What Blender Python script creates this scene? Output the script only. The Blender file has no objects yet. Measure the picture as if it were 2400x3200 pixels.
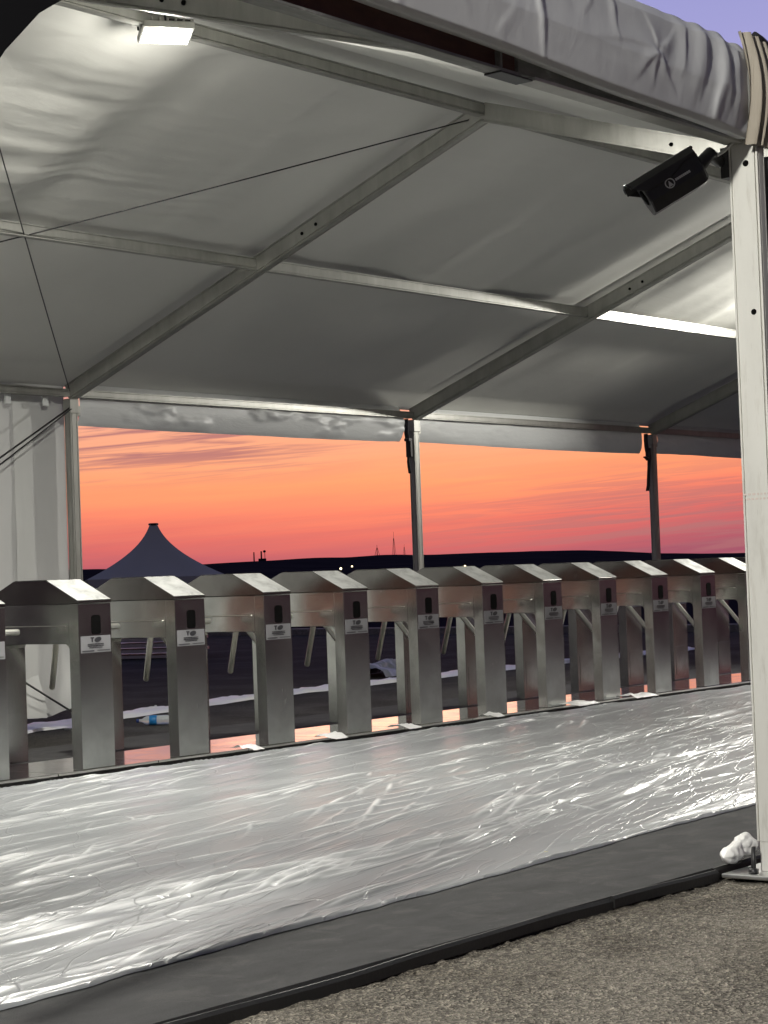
import bpy, bmesh, math, random
import numpy as np
from mathutils import Vector, Matrix

random.seed(7)
scene = bpy.context.scene
COL = scene.collection
R = math.radians

# ------------------------------------------------------------------ camera
CAM = Vector((-10.6956, -11.6599, 1.1276))
RT = Vector((0.62462114, -0.78008389, -0.03629813))
UP = Vector((-0.00165847, -0.04780575, 0.99885527))
FW = Vector((0.78092617, 0.62384592, 0.03115423))
cd = bpy.data.cameras.new("camera")
cam = bpy.data.objects.new("camera", cd)
COL.objects.link(cam)
cam.matrix_world = Matrix(((RT.x, UP.x, -FW.x, CAM.x), (RT.y, UP.y, -FW.y, CAM.y), (RT.z, UP.z, -FW.z, CAM.z), (0, 0, 0, 1)))
cd.sensor_fit = 'VERTICAL'
cd.sensor_height = 36
cd.lens = 6220.6 / 3200 * 36
cd.clip_start = 0.1
cd.clip_end = 20000
cd.dof.use_dof = False
scene.camera = cam

# ------------------------------------------------------------------ view
scene.view_settings.view_transform = 'Standard'
scene.view_settings.look = 'None'
scene.view_settings.exposure = 0.0
scene.view_settings.gamma = 1.0
scene.view_settings.use_curve_mapping = False
try:
    cy = scene.cycles
    cy.use_denoising = True
    cy.sample_clamp_indirect = 4.0
    cy.sample_clamp_direct = 0.0
    cy.max_bounces = 8
    cy.diffuse_bounces = 5
    cy.glossy_bounces = 5
    cy.blur_glossy = 0.3
except Exception:
    pass


def lin(r, g, b):
    f = lambda c: (c / 255 / 12.92) if c / 255 <= 0.04045 else ((c / 255 + 0.055) / 1.055) ** 2.4
    return (f(r), f(g), f(b), 1.0)


# ------------------------------------------------------------------ sky (dusk gradient over a faint physical sky)
SUN_AZ = math.atan2(FW.x, FW.y)
world = bpy.data.worlds.new("World")
scene.world = world
world.use_nodes = True
nt = world.node_tree
nt.nodes.clear()
N, L = nt.nodes.new, nt.links.new


def wmath(op, a, b=None, c=None, clamp=False):
    n = N('ShaderNodeMath')
    n.operation = op
    n.use_clamp = clamp
    for i, v in enumerate((a, b, c)):
        if v is None:
            continue
        if isinstance(v, (int, float)):
            n.inputs[i].default_value = v
        else:
            L(v, n.inputs[i])
    return n.outputs[0]


def wramp(fac, stops, interp='LINEAR'):
    n = N('ShaderNodeValToRGB')
    n.color_ramp.interpolation = interp
    e = n.color_ramp.elements
    e[0].position, e[0].color = stops[0]
    e[1].position, e[1].color = stops[-1]
    for p, c in stops[1:-1]:
        x = e.new(p)
        x.color = c
    L(fac, n.inputs[0])
    return n.outputs[0]


def wmix(f, a, b, mode='MIX'):
    n = N('ShaderNodeMix')
    n.data_type = 'RGBA'
    n.blend_type = mode
    for sock, v in ((n.inputs[0], f), (n.inputs[6], a), (n.inputs[7], b)):
        if isinstance(v, (int, float)):
            sock.default_value = v
        elif isinstance(v, tuple):
            sock.default_value = v
        else:
            L(v, sock)
    return n.outputs[2]


tc = N('ShaderNodeTexCoord')
sep = N('ShaderNodeSeparateXYZ')
L(tc.outputs['Generated'], sep.inputs[0])
sx, sy, sz = sep.outputs
fh = Vector((FW.x, FW.y)).normalized()
toward = wmath('ADD', wmath('MULTIPLY', sx, fh.x), wmath('MULTIPLY', sy, fh.y))
side = wmath('ADD', wmath('MULTIPLY', sx, fh.y), wmath('MULTIPLY', sy, -fh.x))
comb = N('ShaderNodeCombineXYZ')
L(wmath('MULTIPLY', side, 7.0), comb.inputs[0])
L(wmath('ADD', wmath('MULTIPLY', sz, 120.0), wmath('MULTIPLY', side, -6.0)), comb.inputs[1])
L(wmath('MULTIPLY', toward, 2.0), comb.inputs[2])
nz = N('ShaderNodeTexNoise')
nz.inputs['Scale'].default_value = 1.0
nz.inputs['Detail'].default_value = 6.0
nz.inputs['Roughness'].default_value = 0.62
nz.inputs['Distortion'].default_value = 0.35
L(comb.outputs[0], nz.inputs['Vector'])
comb2 = N('ShaderNodeCombineXYZ')
L(wmath('MULTIPLY', side, 11.0), comb2.inputs[0])
L(wmath('ADD', wmath('MULTIPLY', sz, 270.0), wmath('MULTIPLY', side, -15.0)), comb2.inputs[1])
L(wmath('MULTIPLY', toward, 3.0), comb2.inputs[2])
nz2 = N('ShaderNodeTexNoise')
nz2.inputs['Scale'].default_value = 1.0
nz2.inputs['Detail'].default_value = 4.0
nz2.inputs['Roughness'].default_value = 0.6
nz2.inputs['Distortion'].default_value = 0.8
L(comb2.outputs[0], nz2.inputs['Vector'])
# elevation nudged by the streaks so that the bands are not ruled lines; to the right the cooler haze stands higher
elev = wmath('SUBTRACT', wmath('ADD', sz, wmath('MULTIPLY', wmath('SUBTRACT', nz.outputs[0], 0.5), 0.016)),
             wmath('MULTIPLY', wmath('MAXIMUM', wmath('SUBTRACT', side, 0.05), 0.0), 0.08))
west = wramp(elev, [(0.0, lin(150, 80, 108)), (0.010, lin(188, 92, 108)), (0.021, lin(218, 106, 106)), (0.033, lin(244, 132, 110)),
                    (0.046, lin(255, 158, 114)), (0.060, lin(252, 169, 130)), (0.085, lin(240, 172, 148)),
                    (0.13, lin(205, 172, 182)), (0.22, lin(166, 164, 218)), (0.33, lin(140, 144, 202)), (0.55, lin(76, 82, 120)), (1.0, lin(56, 60, 88))])
east = wramp(elev, [(0.0, lin(34, 31, 38)), (0.1, lin(70, 66, 76)), (0.25, lin(86, 86, 102)), (1.0, lin(60, 64, 90))])
wf = N('ShaderNodeMapRange')
wf.interpolation_type = 'SMOOTHSTEP'
wf.inputs[1].default_value = 0.1
wf.inputs[2].default_value = 0.97
L(toward, wf.inputs[0])
base = wmix(wf.outputs[0], east, west)
# mauve cloud streaks: high on the left, low on the right
st = N('ShaderNodeMapRange')
st.interpolation_type = 'SMOOTHSTEP'
st.inputs[1].default_value = 0.40
st.inputs[2].default_value = 0.62
L(nz2.outputs[0], st.inputs[0])
hi = wmath('MULTIPLY', wramp(sz, [(0.045, (0, 0, 0, 1)), (0.062, (1, 1, 1, 1)), (0.085, (1, 1, 1, 1)), (0.13, (0, 0, 0, 1))]),
           wramp(wmath('ADD', wmath('MULTIPLY', side, 4.0), 0.5), [(0.2, (1, 1, 1, 1)), (0.5, (.12, .12, .12, 1))]))
lo = wmath('MULTIPLY', wramp(sz, [(0.0, (.5, .5, .5, 1)), (0.02, (1, 1, 1, 1)), (0.038, (.6, .6, .6, 1)), (0.055, (0, 0, 0, 1))]),
           wramp(wmath('ADD', wmath('MULTIPLY', side, 4.0), 0.5), [(0.45, (.12, .12, .12, 1)), (1.0, (1, 1, 1, 1))]))
cl = wmath('MULTIPLY', wmath('ADD', hi, lo), st.outputs[0])
clouds = wmix(wmath('MULTIPLY', cl, 0.85, clamp=True), base, lin(164, 108, 118))
skytex = N('ShaderNodeTexSky')
skytex.sky_type = 'NISHITA'
skytex.sun_disc = False
skytex.sun_elevation = R(1.0)
skytex.sun_rotation = SUN_AZ
bg1 = N('ShaderNodeBackground')
L(clouds, bg1.inputs[0])
bg1.inputs[1].default_value = 1.0
bg2 = N('ShaderNodeBackground')
L(skytex.outputs[0], bg2.inputs[0])
bg2.inputs[1].default_value = 0.006
add = N('ShaderNodeAddShader')
L(bg1.outputs[0], add.inputs[0])
L(bg2.outputs[0], add.inputs[1])
wo = N('ShaderNodeOutputWorld')
L(add.outputs[0], wo.inputs[0])

sun_d = bpy.data.lights.new("sun", 'SUN')
sun_d.energy = 0.04
sun_d.angle = R(12)
sun_d.color = (1.0, 0.55, 0.35)
sun = bpy.data.objects.new("sun", sun_d)
COL.objects.link(sun)
sun.rotation_euler = Vector((math.sin(SUN_AZ), math.cos(SUN_AZ), math.tan(R(1.0)))).to_track_quat('Z', 'Y').to_euler()

FLOOD_W = 250.0
FLOOD_NEAR_W = 310.0
ROOF_FILL_W = 20.0
MAST_W = 720.0
FLOOD_COL = (1.0, 0.97, 0.89)

# ------------------------------------------------------------------ helpers


def tag(o, label=None, cat=None, group=None, kind=None):
    if label:
        o['label'] = label
    if cat:
        o['category'] = cat
    if group:
        o['group'] = group
    if kind:
        o['kind'] = kind
    return o


def empty(name, loc, label, cat, group=None, rz=0):
    o = bpy.data.objects.new(name, None)
    COL.objects.link(o)
    o.location = loc
    o.rotation_euler = (0, 0, rz)
    o.empty_display_size = 0.1
    return tag(o, label, cat, group)


class MB:
    """collects simple shapes, then links them as one mesh object"""

    def __init__(self):
        self.v, self.f, self.sm = [], [], []

    def add(self, verts, faces, smooth=False):
        b = len(self.v)
        self.v += [tuple(p) for p in verts]
        self.f += [tuple(b + i for i in f) for f in faces]
        self.sm += [smooth] * len(faces)
        return self

    def box(self, lo, hi, bev=0.0):
        x0, y0, z0 = lo
        x1, y1, z1 = hi
        if bev <= 0:
            vs = [(x0, y0, z0), (x1, y0, z0), (x1, y1, z0), (x0, y1, z0), (x0, y0, z1), (x1, y0, z1), (x1, y1, z1), (x0, y1, z1)]
            return self.add(vs, [(3, 2, 1, 0), (4, 5, 6, 7), (0, 1, 5, 4), (1, 2, 6, 5), (2, 3, 7, 6), (3, 0, 4, 7)])
        bm = bmesh.new()
        bmesh.ops.create_cube(bm, size=1)
        for v in bm.verts:
            v.co = Vector(((x0 + x1) / 2 + v.co.x * (x1 - x0), (y0 + y1) / 2 + v.co.y * (y1 - y0), (z0 + z1) / 2 + v.co.z * (z1 - z0)))
        bmesh.ops.bevel(bm, geom=bm.edges[:], offset=bev, segments=2, affect='EDGES', profile=0.5)
        return self.bm(bm)

    def bm(self, bm, smooth=False):
        bm.verts.index_update()
        vs = [v.co[:] for v in bm.verts]
        fs = [[v.index for v in f.verts] for f in bm.faces]
        bm.free()
        return self.add(vs, fs, smooth)

    def prism(self, profile, p0, p1, upv=(0, 0, 1), caps=True, smooth=False):
        """profile: list of (a, b) in the plane across p0->p1; a along side, b along up"""
        p0, p1 = Vector(p0), Vector(p1)
        d = (p1 - p0).normalized()
        u = Vector(upv)
        s = d.cross(u)
        s.normalize()
        u = s.cross(d)
        n = len(profile)
        vs = [p0 + s * a + u * b for a, b in profile] + [p1 + s * a + u * b for a, b in profile]
        fs = [(i, (i + 1) % n, n + (i + 1) % n, n + i) for i in range(n)]
        if caps:
            fs += [tuple(range(n))[::-1], tuple(range(n, 2 * n))]
        return self.add(vs, fs, smooth)

    def tube(self, pts, r, seg=10, caps=True):
        pts = [Vector(p) for p in pts]
        n = len(pts)
        rr = r if isinstance(r, (list, tuple)) else [r] * n
        vs = []
        prev = None
        for i, p in enumerate(pts):
            d = (pts[min(i + 1, n - 1)] - pts[max(i - 1, 0)]).normalized()
            if prev is None:
                prev = d.orthogonal().normalized()
            a = (prev - d * prev.dot(d)).normalized()
            prev = a
            b = d.cross(a)
            for k in range(seg):
                t = 2 * math.pi * k / seg
                vs.append(p + (a * math.cos(t) + b * math.sin(t)) * rr[i])
        fs = []
        for i in range(n - 1):
            for k in range(seg):
                fs.append((i * seg + k, i * seg + (k + 1) % seg, (i + 1) * seg + (k + 1) % seg, (i + 1) * seg + k))
        self.add(vs, fs, True)
        if caps:
            b = len(self.v) - len(vs)
            self.f += [tuple(b + k for k in range(seg))[::-1], tuple(b + (n - 1) * seg + k for k in range(seg))]
            self.sm += [False, False]
        return self

    def lathe(self, prof, c, seg=20, axis='Z'):
        """prof: (r, h) pairs"""
        vs = []
        for r_, h in prof:
            for k in range(seg):
                t = 2 * math.pi * k / seg
                q = (r_ * math.cos(t), r_ * math.sin(t), h)
                if axis == 'X':
                    q = (h, q[0], q[1])
                elif axis == 'Y':
                    q = (q[0], h, q[1])
                vs.append((c[0] + q[0], c[1] + q[1], c[2] + q[2]))
        fs = []
        for i in range(len(prof) - 1):
            for k in range(seg):
                fs.append((i * seg + k, i * seg + (k + 1) % seg, (i + 1) * seg + (k + 1) % seg, (i + 1) * seg + k))
        fs += [tuple(range(seg))[::-1], tuple(range((len(prof) - 1) * seg, len(prof) * seg))]
        return self.add(vs, fs, True)

    def build(self, name, mat, parent=None, loc=None):
        me = bpy.data.meshes.new(name)
        me.from_pydata(self.v, [], self.f)
        me.polygons.foreach_set('use_smooth', self.sm)
        me.update()
        bm = bmesh.new()
        bm.from_mesh(me)
        bmesh.ops.recalc_face_normals(bm, faces=bm.faces[:])
        bm.to_mesh(me)
        bm.free()
        if mat:
            me.materials.append(mat)
        o = bpy.data.objects.new(name, me)
        COL.objects.link(o)
        if parent:
            o.parent = parent
        if loc:
            o.location = loc
        return o


def grid_object(name, Xg, Yg, Zg, mat, parent=None, smooth=True):
    ny, nx = Xg.shape
    co = np.stack([Xg, Yg, Zg], -1).reshape(-1, 3).astype(np.float32)
    idx = np.arange(nx * ny).reshape(ny, nx)
    q = np.stack([idx[:-1, :-1], idx[:-1, 1:], idx[1:, 1:], idx[1:, :-1]], -1).reshape(-1, 4).astype(np.int32)
    me = bpy.data.meshes.new(name)
    me.vertices.add(len(co))
    me.vertices.foreach_set('co', co.ravel())
    me.loops.add(q.size)
    me.loops.foreach_set('vertex_index', q.ravel())
    me.polygons.add(len(q))
    me.polygons.foreach_set('loop_start', np.arange(0, q.size, 4, dtype=np.int32))
    me.polygons.foreach_set('use_smooth', np.full(len(q), smooth))
    me.update(calc_edges=True)
    me.validate()
    me.materials.append(mat)
    o = bpy.data.objects.new(name, me)
    COL.objects.link(o)
    if parent:
        o.parent = parent
    return o


def vnoise(x, y, seed):
    """smooth value noise in about -1..1"""
    rng = np.random.RandomState(seed)
    tab = rng.uniform(-1, 1, (256, 256))
    xi, yi = np.floor(x).astype(int), np.floor(y).astype(int)
    fx, fy = x - xi, y - yi
    fx = fx * fx * fx * (fx * (fx * 6 - 15) + 10)
    fy = fy * fy * fy * (fy * (fy * 6 - 15) + 10)
    g = lambda a, b: tab[(yi + b) % 256, (xi + a) % 256]
    return (g(0, 0) * (1 - fx) + g(1, 0) * fx) * (1 - fy) + (g(0, 1) * (1 - fx) + g(1, 1) * fx) * fy


def fbm(x, y, seed, octv=4, gain=0.5):
    t, a, s = 0, 1, 0
    for i in range(octv):
        t = t + a * vnoise(x * 2 ** i + 17.3 * i, y * 2 ** i + 5.1 * i, seed + i)
        s += a
        a *= gain
    return t / s


def smooth01(a, b, x):
    t = np.clip((x - a) / (b - a), 0, 1)
    return t * t * (3 - 2 * t)


# ------------------------------------------------------------------ materials


def new_mat(name, color, rough=0.5, metal=0.0, spec=0.5):
    m = bpy.data.materials.new(name)
    m.use_nodes = True
    b = m.node_tree.nodes['Principled BSDF']
    b.inputs['Base Color'].default_value = (*color, 1)
    b.inputs['Roughness'].default_value = rough
    b.inputs['Metallic'].default_value = metal
    b.inputs['Specular IOR Level'].default_value = spec
    return m, m.node_tree, b


def tex(t, scale=(1, 1, 1), coord='Object', rot=(0, 0, 0)):
    c = t.nodes.new('ShaderNodeTexCoord')
    mp = t.nodes.new('ShaderNodeMapping')
    mp.inputs['Scale'].default_value = scale
    mp.inputs['Rotation'].default_value = rot
    t.links.new(c.outputs[coord], mp.inputs[0])
    return mp.outputs[0]


def tex2(t, scale, ang):
    """object coordinates turned about z first, then stretched"""
    v0 = tex(t, (1, 1, 1), rot=(0, 0, -ang))
    mp = t.nodes.new('ShaderNodeMapping')
    mp.inputs['Scale'].default_value = scale
    t.links.new(v0, mp.inputs[0])
    return mp.outputs[0]


def noise(t, vec, scale, detail=4, rough=0.55, dist=0.0):
    n = t.nodes.new('ShaderNodeTexNoise')
    n.inputs['Scale'].default_value = scale
    n.inputs['Detail'].default_value = detail
    n.inputs['Roughness'].default_value = rough
    n.inputs['Distortion'].default_value = dist
    t.links.new(vec, n.inputs['Vector'])
    return n.outputs[0]


def ramp(t, fac, stops):
    n = t.nodes.new('ShaderNodeValToRGB')
    e = n.color_ramp.elements
    e[0].position, e[1].position = stops[0][0], stops[-1][0]
    c4 = lambda c: (*c, 1) if isinstance(c, tuple) else (c, c, c, 1)
    e[0].color, e[1].color = c4(stops[0][1]), c4(stops[-1][1])
    for p, c in stops[1:-1]:
        e.new(p).color = c4(c)
    t.links.new(fac, n.inputs[0])
    return n.outputs[0]


def bump(t, b, height, strength=0.3, dist=0.01, prev=None):
    n = t.nodes.new('ShaderNodeBump')
    n.inputs['Strength'].default_value = strength
    n.inputs['Distance'].default_value = dist
    t.links.new(height, n.inputs['Height'])
    if prev is not None:
        t.links.new(prev, n.inputs['Normal'])
    t.links.new(n.outputs[0], b.inputs['Normal'])
    return n.outputs[0]


def mixc(t, f, a, b_, mode='MIX'):
    n = t.nodes.new('ShaderNodeMix')
    n.data_type = 'RGBA'
    n.blend_type = mode
    for s, v in ((n.inputs[0], f), (n.inputs[6], a), (n.inputs[7], b_)):
        if isinstance(v, (int, float)):
            s.default_value = v
        elif isinstance(v, tuple):
            s.default_value = (*v, 1)
        else:
            t.links.new(v, s)
    return n.outputs[2]


M = {}


def steel(name, col, rough, brush=(60, 60, 2), smudge=0.1):
    m, t, b = new_mat(name, col, rough, 1.0)
    v = tex(t, brush)
    n1 = noise(t, v, 6, 5)
    oi = t.nodes.new('ShaderNodeObjectInfo')
    mr = t.nodes.new('ShaderNodeMath')
    mr.operation = 'MULTIPLY'
    mr.inputs[1].default_value = 37.0
    t.links.new(oi.outputs['Random'], mr.inputs[0])
    va = t.nodes.new('ShaderNodeVectorMath')
    va.operation = 'ADD'
    t.links.new(tex(t), va.inputs[0])
    t.links.new(mr.outputs[0], va.inputs[1])
    n2 = noise(t, va.outputs[0], 4.0, 6, 0.65, 0.2)
    mixn = t.nodes.new('ShaderNodeMath')
    mixn.operation = 'MULTIPLY_ADD'
    t.links.new(n1, mixn.inputs[0])
    mixn.inputs[1].default_value = 0.08
    t.links.new(ramp(t, n2, [(0.3, rough - smudge), (0.7, rough + smudge)]), mixn.inputs[2])
    t.links.new(mixn.outputs[0], b.inputs['Roughness'])
    c = mixc(t, ramp(t, n2, [(0.35, 0.0), (0.75, 1.0)]), col, tuple(x * 0.8 for x in col))
    t.links.new(c, b.inputs['Base Color'])
    n3 = noise(t, tex(t, (1, 1, 1)), 2.2, 2)
    p = bump(t, b, n3, 0.035, 0.012)
    bump(t, b, n1, 0.04, 0.002, p)
    return m


M['steel'] = steel('brushed_steel', (0.52, 0.535, 0.515), 0.18, (60, 60, 2), 0.05)
M['steel_lid'] = steel('lid_steel', (0.27, 0.266, 0.255), 0.18, (3, 60, 60), 0.05)
m, t, b = new_mat('filmed_plate', (0.66, 0.67, 0.65), 0.34, 0.35, 0.6)
n = noise(t, tex(t), 9, 6, 0.65, 0.8)
t.links.new(ramp(t, n, [(0.3, (0.46, 0.47, 0.45)), (0.5, (0.68, 0.69, 0.67)), (0.75, (0.78, 0.79, 0.77))]), b.inputs['Base Color'])
t.links.new(ramp(t, n, [(0.3, 0.28), (0.7, 0.42)]), b.inputs['Roughness'])
bump(t, b, n, 0.12, 0.004)
M['slope'] = m
M['mirror'] = steel('polished_top', (0.7, 0.7, 0.67), 0.07, (3, 60, 60), 0.02)
M['steel_bright'] = steel('polished_tube', (0.88, 0.87, 0.80), 0.20, (40, 40, 40), 0.03)
M['arm'] = steel('satin_tube', (0.92, 0.91, 0.84), 0.34, (40, 40, 40), 0.03)
M['steel_base'] = steel('mirror_plate', (0.68, 0.66, 0.63), 0.10, (2, 2, 2), 0.05)
M['dark'] = new_mat('black_recess', (0.004, 0.004, 0.004), 0.9, 0, 0.05)[0]
M['black'] = new_mat('black_paint', (0.018, 0.018, 0.019), 0.42)[0]
M['white'] = new_mat('white_plastic', (0.75, 0.75, 0.73), 0.5)[0]
M['ink'] = new_mat('dark_print', (0.03, 0.03, 0.035), 0.5)[0]
M['pale_ink'] = new_mat('pale_print', (0.5, 0.5, 0.5), 0.5)[0]
M['red_ink'] = new_mat('faint_red_print', (0.56, 0.48, 0.44), 0.6)[0]
M['yellow'] = new_mat('yellow_plastic', (0.50, 0.44, 0.20), 0.6)[0]
M['zinc'] = steel('galvanised', (0.62, 0.63, 0.62), 0.38, (8, 8, 8))

m, t, b = new_mat('sticker_paper', (0.23, 0.23, 0.24), 0.45)
M['sticker'] = m

# anodised aluminium of the tent frame
m, t, b = new_mat('aluminium', (0.42, 0.42, 0.39), 0.42, 0.55)
n = noise(t, tex(t, (1, 1, 0.25)), 9, 6, 0.65)
t.links.new(ramp(t, n, [(0.3, (0.35, 0.35, 0.32)), (0.7, (0.47, 0.47, 0.44))]), b.inputs['Base Color'])
t.links.new(ramp(t, noise(t, tex(t, (40, 40, 2)), 8), [(0.2, 0.34), (0.8, 0.5)]), b.inputs['Roughness'])
M['alu'] = m
m, t, b = new_mat('pale_aluminium', (0.62, 0.62, 0.58), 0.5, 0.25)
n = noise(t, tex(t, (1, 1, 0.3)), 7, 6, 0.65)
cp = ramp(t, n, [(0.25, (0.52, 0.515, 0.48)), (0.45, (0.62, 0.62, 0.58)), (0.8, (0.67, 0.67, 0.63))])
sm = noise(t, tex(t, (9, 9, 1.2)), 3.0, 7, 0.7)
sc = noise(t, tex(t, (30, 30, 3)), 4.0, 4, 0.6)
cp = mixc(t, ramp(t, sm, [(0.56, 0.0), (0.74, 0.55)]), cp, (0.36, 0.34, 0.29))
cp = mixc(t, ramp(t, sc, [(0.66, 0.0), (0.72, 0.35)]), cp, (0.30, 0.29, 0.27))
t.links.new(cp, b.inputs['Base Color'])
M['alu_pale'] = m


def fabric(name, col, trans=0.12, rough=0.55, crease=(1, 1, 1), crot=(0, 0, 0), cs=3.0, cb=0.35):
    m, t, b = new_mat(name, col, rough, 0, 0.4)
    n = noise(t, tex(t), 0.9, 5, 0.6)
    t.links.new(ramp(t, n, [(0.3, tuple(c * 0.93 for c in col)), (0.7, col)]), b.inputs['Base Color'])
    v = tex(t, crease, rot=crot)
    h = noise(t, v, cs, 5, 0.55, 0.3)
    p = bump(t, b, h, cb, 0.02)
    bump(t, b, noise(t, tex(t, (1, 1, 1)), 320, 2), 0.05, 0.001, p)
    if trans:
        tr = t.nodes.new('ShaderNodeBsdfTranslucent')
        tr.inputs[0].default_value = (*col, 1)
        mx = t.nodes.new('ShaderNodeMixShader')
        mx.inputs[0].default_value = trans
        t.links.new(b.outputs[0], mx.inputs[1])
        t.links.new(tr.outputs[0], mx.inputs[2])
        t.links.new(mx.outputs[0], t.nodes['Material Output'].inputs[0])
    return m


M['roof'] = fabric('roof_pvc', (0.74, 0.74, 0.69), 0.06, 0.5, (0.6, 3.2, 1), (0, 0, R(12)), 2.2, 0.22)
M['wall'] = fabric('wall_pvc', (0.72, 0.73, 0.71), 0.1, 0.5, (2, 2, 0.7), (0, 0, 0), 1.6, 0.25)
M['valance'] = fabric('valance_pvc', (0.77, 0.79, 0.78), 0.1, 0.42, (0.7, 1, 2.4), (0, 0, 0), 3.0, 0.5)
M['fascia'] = fabric('fascia_cloth', (0.61, 0.62, 0.63), 0.05, 0.6, (1.6, 1, 1.0), (0, R(20), 0), 3.2, 0.16)
M['tan'] = fabric('warm_lit_cloth', (0.33, 0.295, 0.24), 0.05, 0.6, (14, 14, 1), (0, 0, 0), 2.0, 0.4)  # warm light on the gathered folds is put into this colour
M['blackcloth'] = fabric('black_cloth', (0.028, 0.028, 0.03), 0.0, 0.7, (6, 6, 1), (0, 0, 0), 3.0, 0.5)
M['tarp'] = new_mat('black_tarpaulin', (0.005, 0.005, 0.006), 0.9, 0, 0.1)[0]
M['pagoda'] = fabric('pagoda_cloth', (0.55, 0.54, 0.52), 0.0, 0.6)

# crumpled clear film over a grey floor
m, t, b = new_mat('plastic_film', (0.40, 0.405, 0.40), 0.2, 0.0, 0.5)
v = tex2(t, (1.0, 5.5, 1), R(8))
h1 = noise(t, v, 5.0, 6, 0.6, 0.5)
h2 = noise(t, tex2(t, (1.6, 5.0, 1), R(16)), 16.0, 5, 0.6, 0.8)
p = bump(t, b, h1, 0.07, 0.010)
p = bump(t, b, h2, 0.03, 0.004, p)
for sc_, st_, an_, th_, lay in ((1.3, (0.45, 6.0, 1), 10, 0.016, 0.40), (1.7, (0.40, 5.5, 1), 19, 0.013, 0.35), (1.1, (1.0, 2.6, 1), 40, 0.007, 0.3)):
    nn_ = noise(t, tex2(t, st_, R(an_)), sc_, 2, 0.4, 0.1)
    ab = t.nodes.new('ShaderNodeMath')
    ab.operation = 'SUBTRACT'
    t.links.new(nn_, ab.inputs[0])
    ab.inputs[1].default_value = 0.5
    ab2 = t.nodes.new('ShaderNodeMath')
    ab2.operation = 'ABSOLUTE'
    t.links.new(ab.outputs[0], ab2.inputs[0])
    p = bump(t, b, ramp(t, ab2.outputs[0], [(0.0, 1.0), (th_ * 0.5, 0.35), (th_, 0.0)]), lay, 0.008, p)
n = noise(t, tex(t, (0.5, 1.6, 1)), 2.0, 5, 0.6)
t.links.new(ramp(t, n, [(0.3, (0.215, 0.225, 0.232)), (0.6, (0.262, 0.272, 0.277)), (0.85, (0.315, 0.325, 0.328))]), b.inputs['Base Color'])
fcol = b.inputs['Base Color'].links[0].from_socket
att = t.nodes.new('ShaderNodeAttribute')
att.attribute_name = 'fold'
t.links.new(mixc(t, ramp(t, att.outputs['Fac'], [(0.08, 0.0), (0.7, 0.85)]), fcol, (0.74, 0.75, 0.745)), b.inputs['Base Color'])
t.links.new(ramp(t, n, [(0.3, 0.30), (0.75, 0.40)]), b.inputs['Roughness'])
M['film'] = m

m, t, b = new_mat('white_film', (0.78, 0.78, 0.77), 0.3, 0, 0.5)
bump(t, b, noise(t, tex(t, (1, 3, 3)), 14, 5, 0.6, 0.6), 0.5, 0.02)
M['filmroll'] = m

# carpet
m, t, b = new_mat('grey_carpet', (0.075, 0.077, 0.08), 0.95, 0, 0.2)
n = noise(t, tex(t, (1, 2.5, 1)), 3.5, 6, 0.6)
n2 = noise(t, tex(t), 260, 3, 0.7)
c = mixc(t, ramp(t, n, [(0.3, 0.0), (0.75, 1.0)]), (0.050, 0.0505, 0.051), (0.080, 0.080, 0.080))
dust = noise(t, tex(t, (1, 1, 1)), 5.5, 7, 0.68, 0.6)
c = mixc(t, ramp(t, dust, [(0.52, 0.0), (0.72, 0.4)]), c, (0.15, 0.145, 0.135))
lint = noise(t, tex(t), 75, 2, 0.5)
c = mixc(t, ramp(t, lint, [(0.76, 0.0), (0.80, 0.6)]), c, (0.3, 0.3, 0.29))
t.links.new(mixc(t, 0.6, c, ramp(t, n2, [(0.3, 0.45), (0.7, 1.0)]), 'MULTIPLY'), b.inputs['Base Color'])
bump(t, b, n2, 0.5, 0.004)
M['carpet'] = m
m, t, b = new_mat('rubber', (0.012, 0.012, 0.012), 0.55, 0, 0.4)
bump(t, b, noise(t, tex(t), 60, 4), 0.3, 0.004)
M['rubber'] = m

# asphalt: coarse aggregate in worn binder, sandy film in places
m, t, b = new_mat('asphalt', (0.06, 0.058, 0.054), 0.9, 0, 0.3)
v = tex(t)
vo = t.nodes.new('ShaderNodeTexVoronoi')
vo.inputs['Scale'].default_value = 140
t.links.new(v, vo.inputs['Vector'])
vo2 = t.nodes.new('ShaderNodeTexVoronoi')
vo2.inputs['Scale'].default_value = 240
t.links.new(v, vo2.inputs['Vector'])
nb = noise(t, v, 1.3, 6, 0.65)
ns = noise(t, v, 45, 5, 0.7)
sepc = t.nodes.new('ShaderNodeSeparateColor')
t.links.new(vo.outputs['Color'], sepc.inputs[0])
grain = ramp(t, sepc.outputs[0], [(0.0, (0.060, 0.054, 0.046)), (0.40, (0.155, 0.142, 0.120)), (0.75, (0.33, 0.305, 0.255)), (0.95, (0.52, 0.47, 0.38))])
sandy = ramp(t, nb, [(0.35, (0.195, 0.177, 0.147)), (0.7, (0.39, 0.355, 0.295))])
c = mixc(t, ramp(t, nb, [(0.35, 0.08), (0.7, 0.55)]), grain, sandy)
c = mixc(t, 0.85, c, ramp(t, ns, [(0.3, 0.3), (0.65, 1.0)]), 'MULTIPLY')
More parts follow.
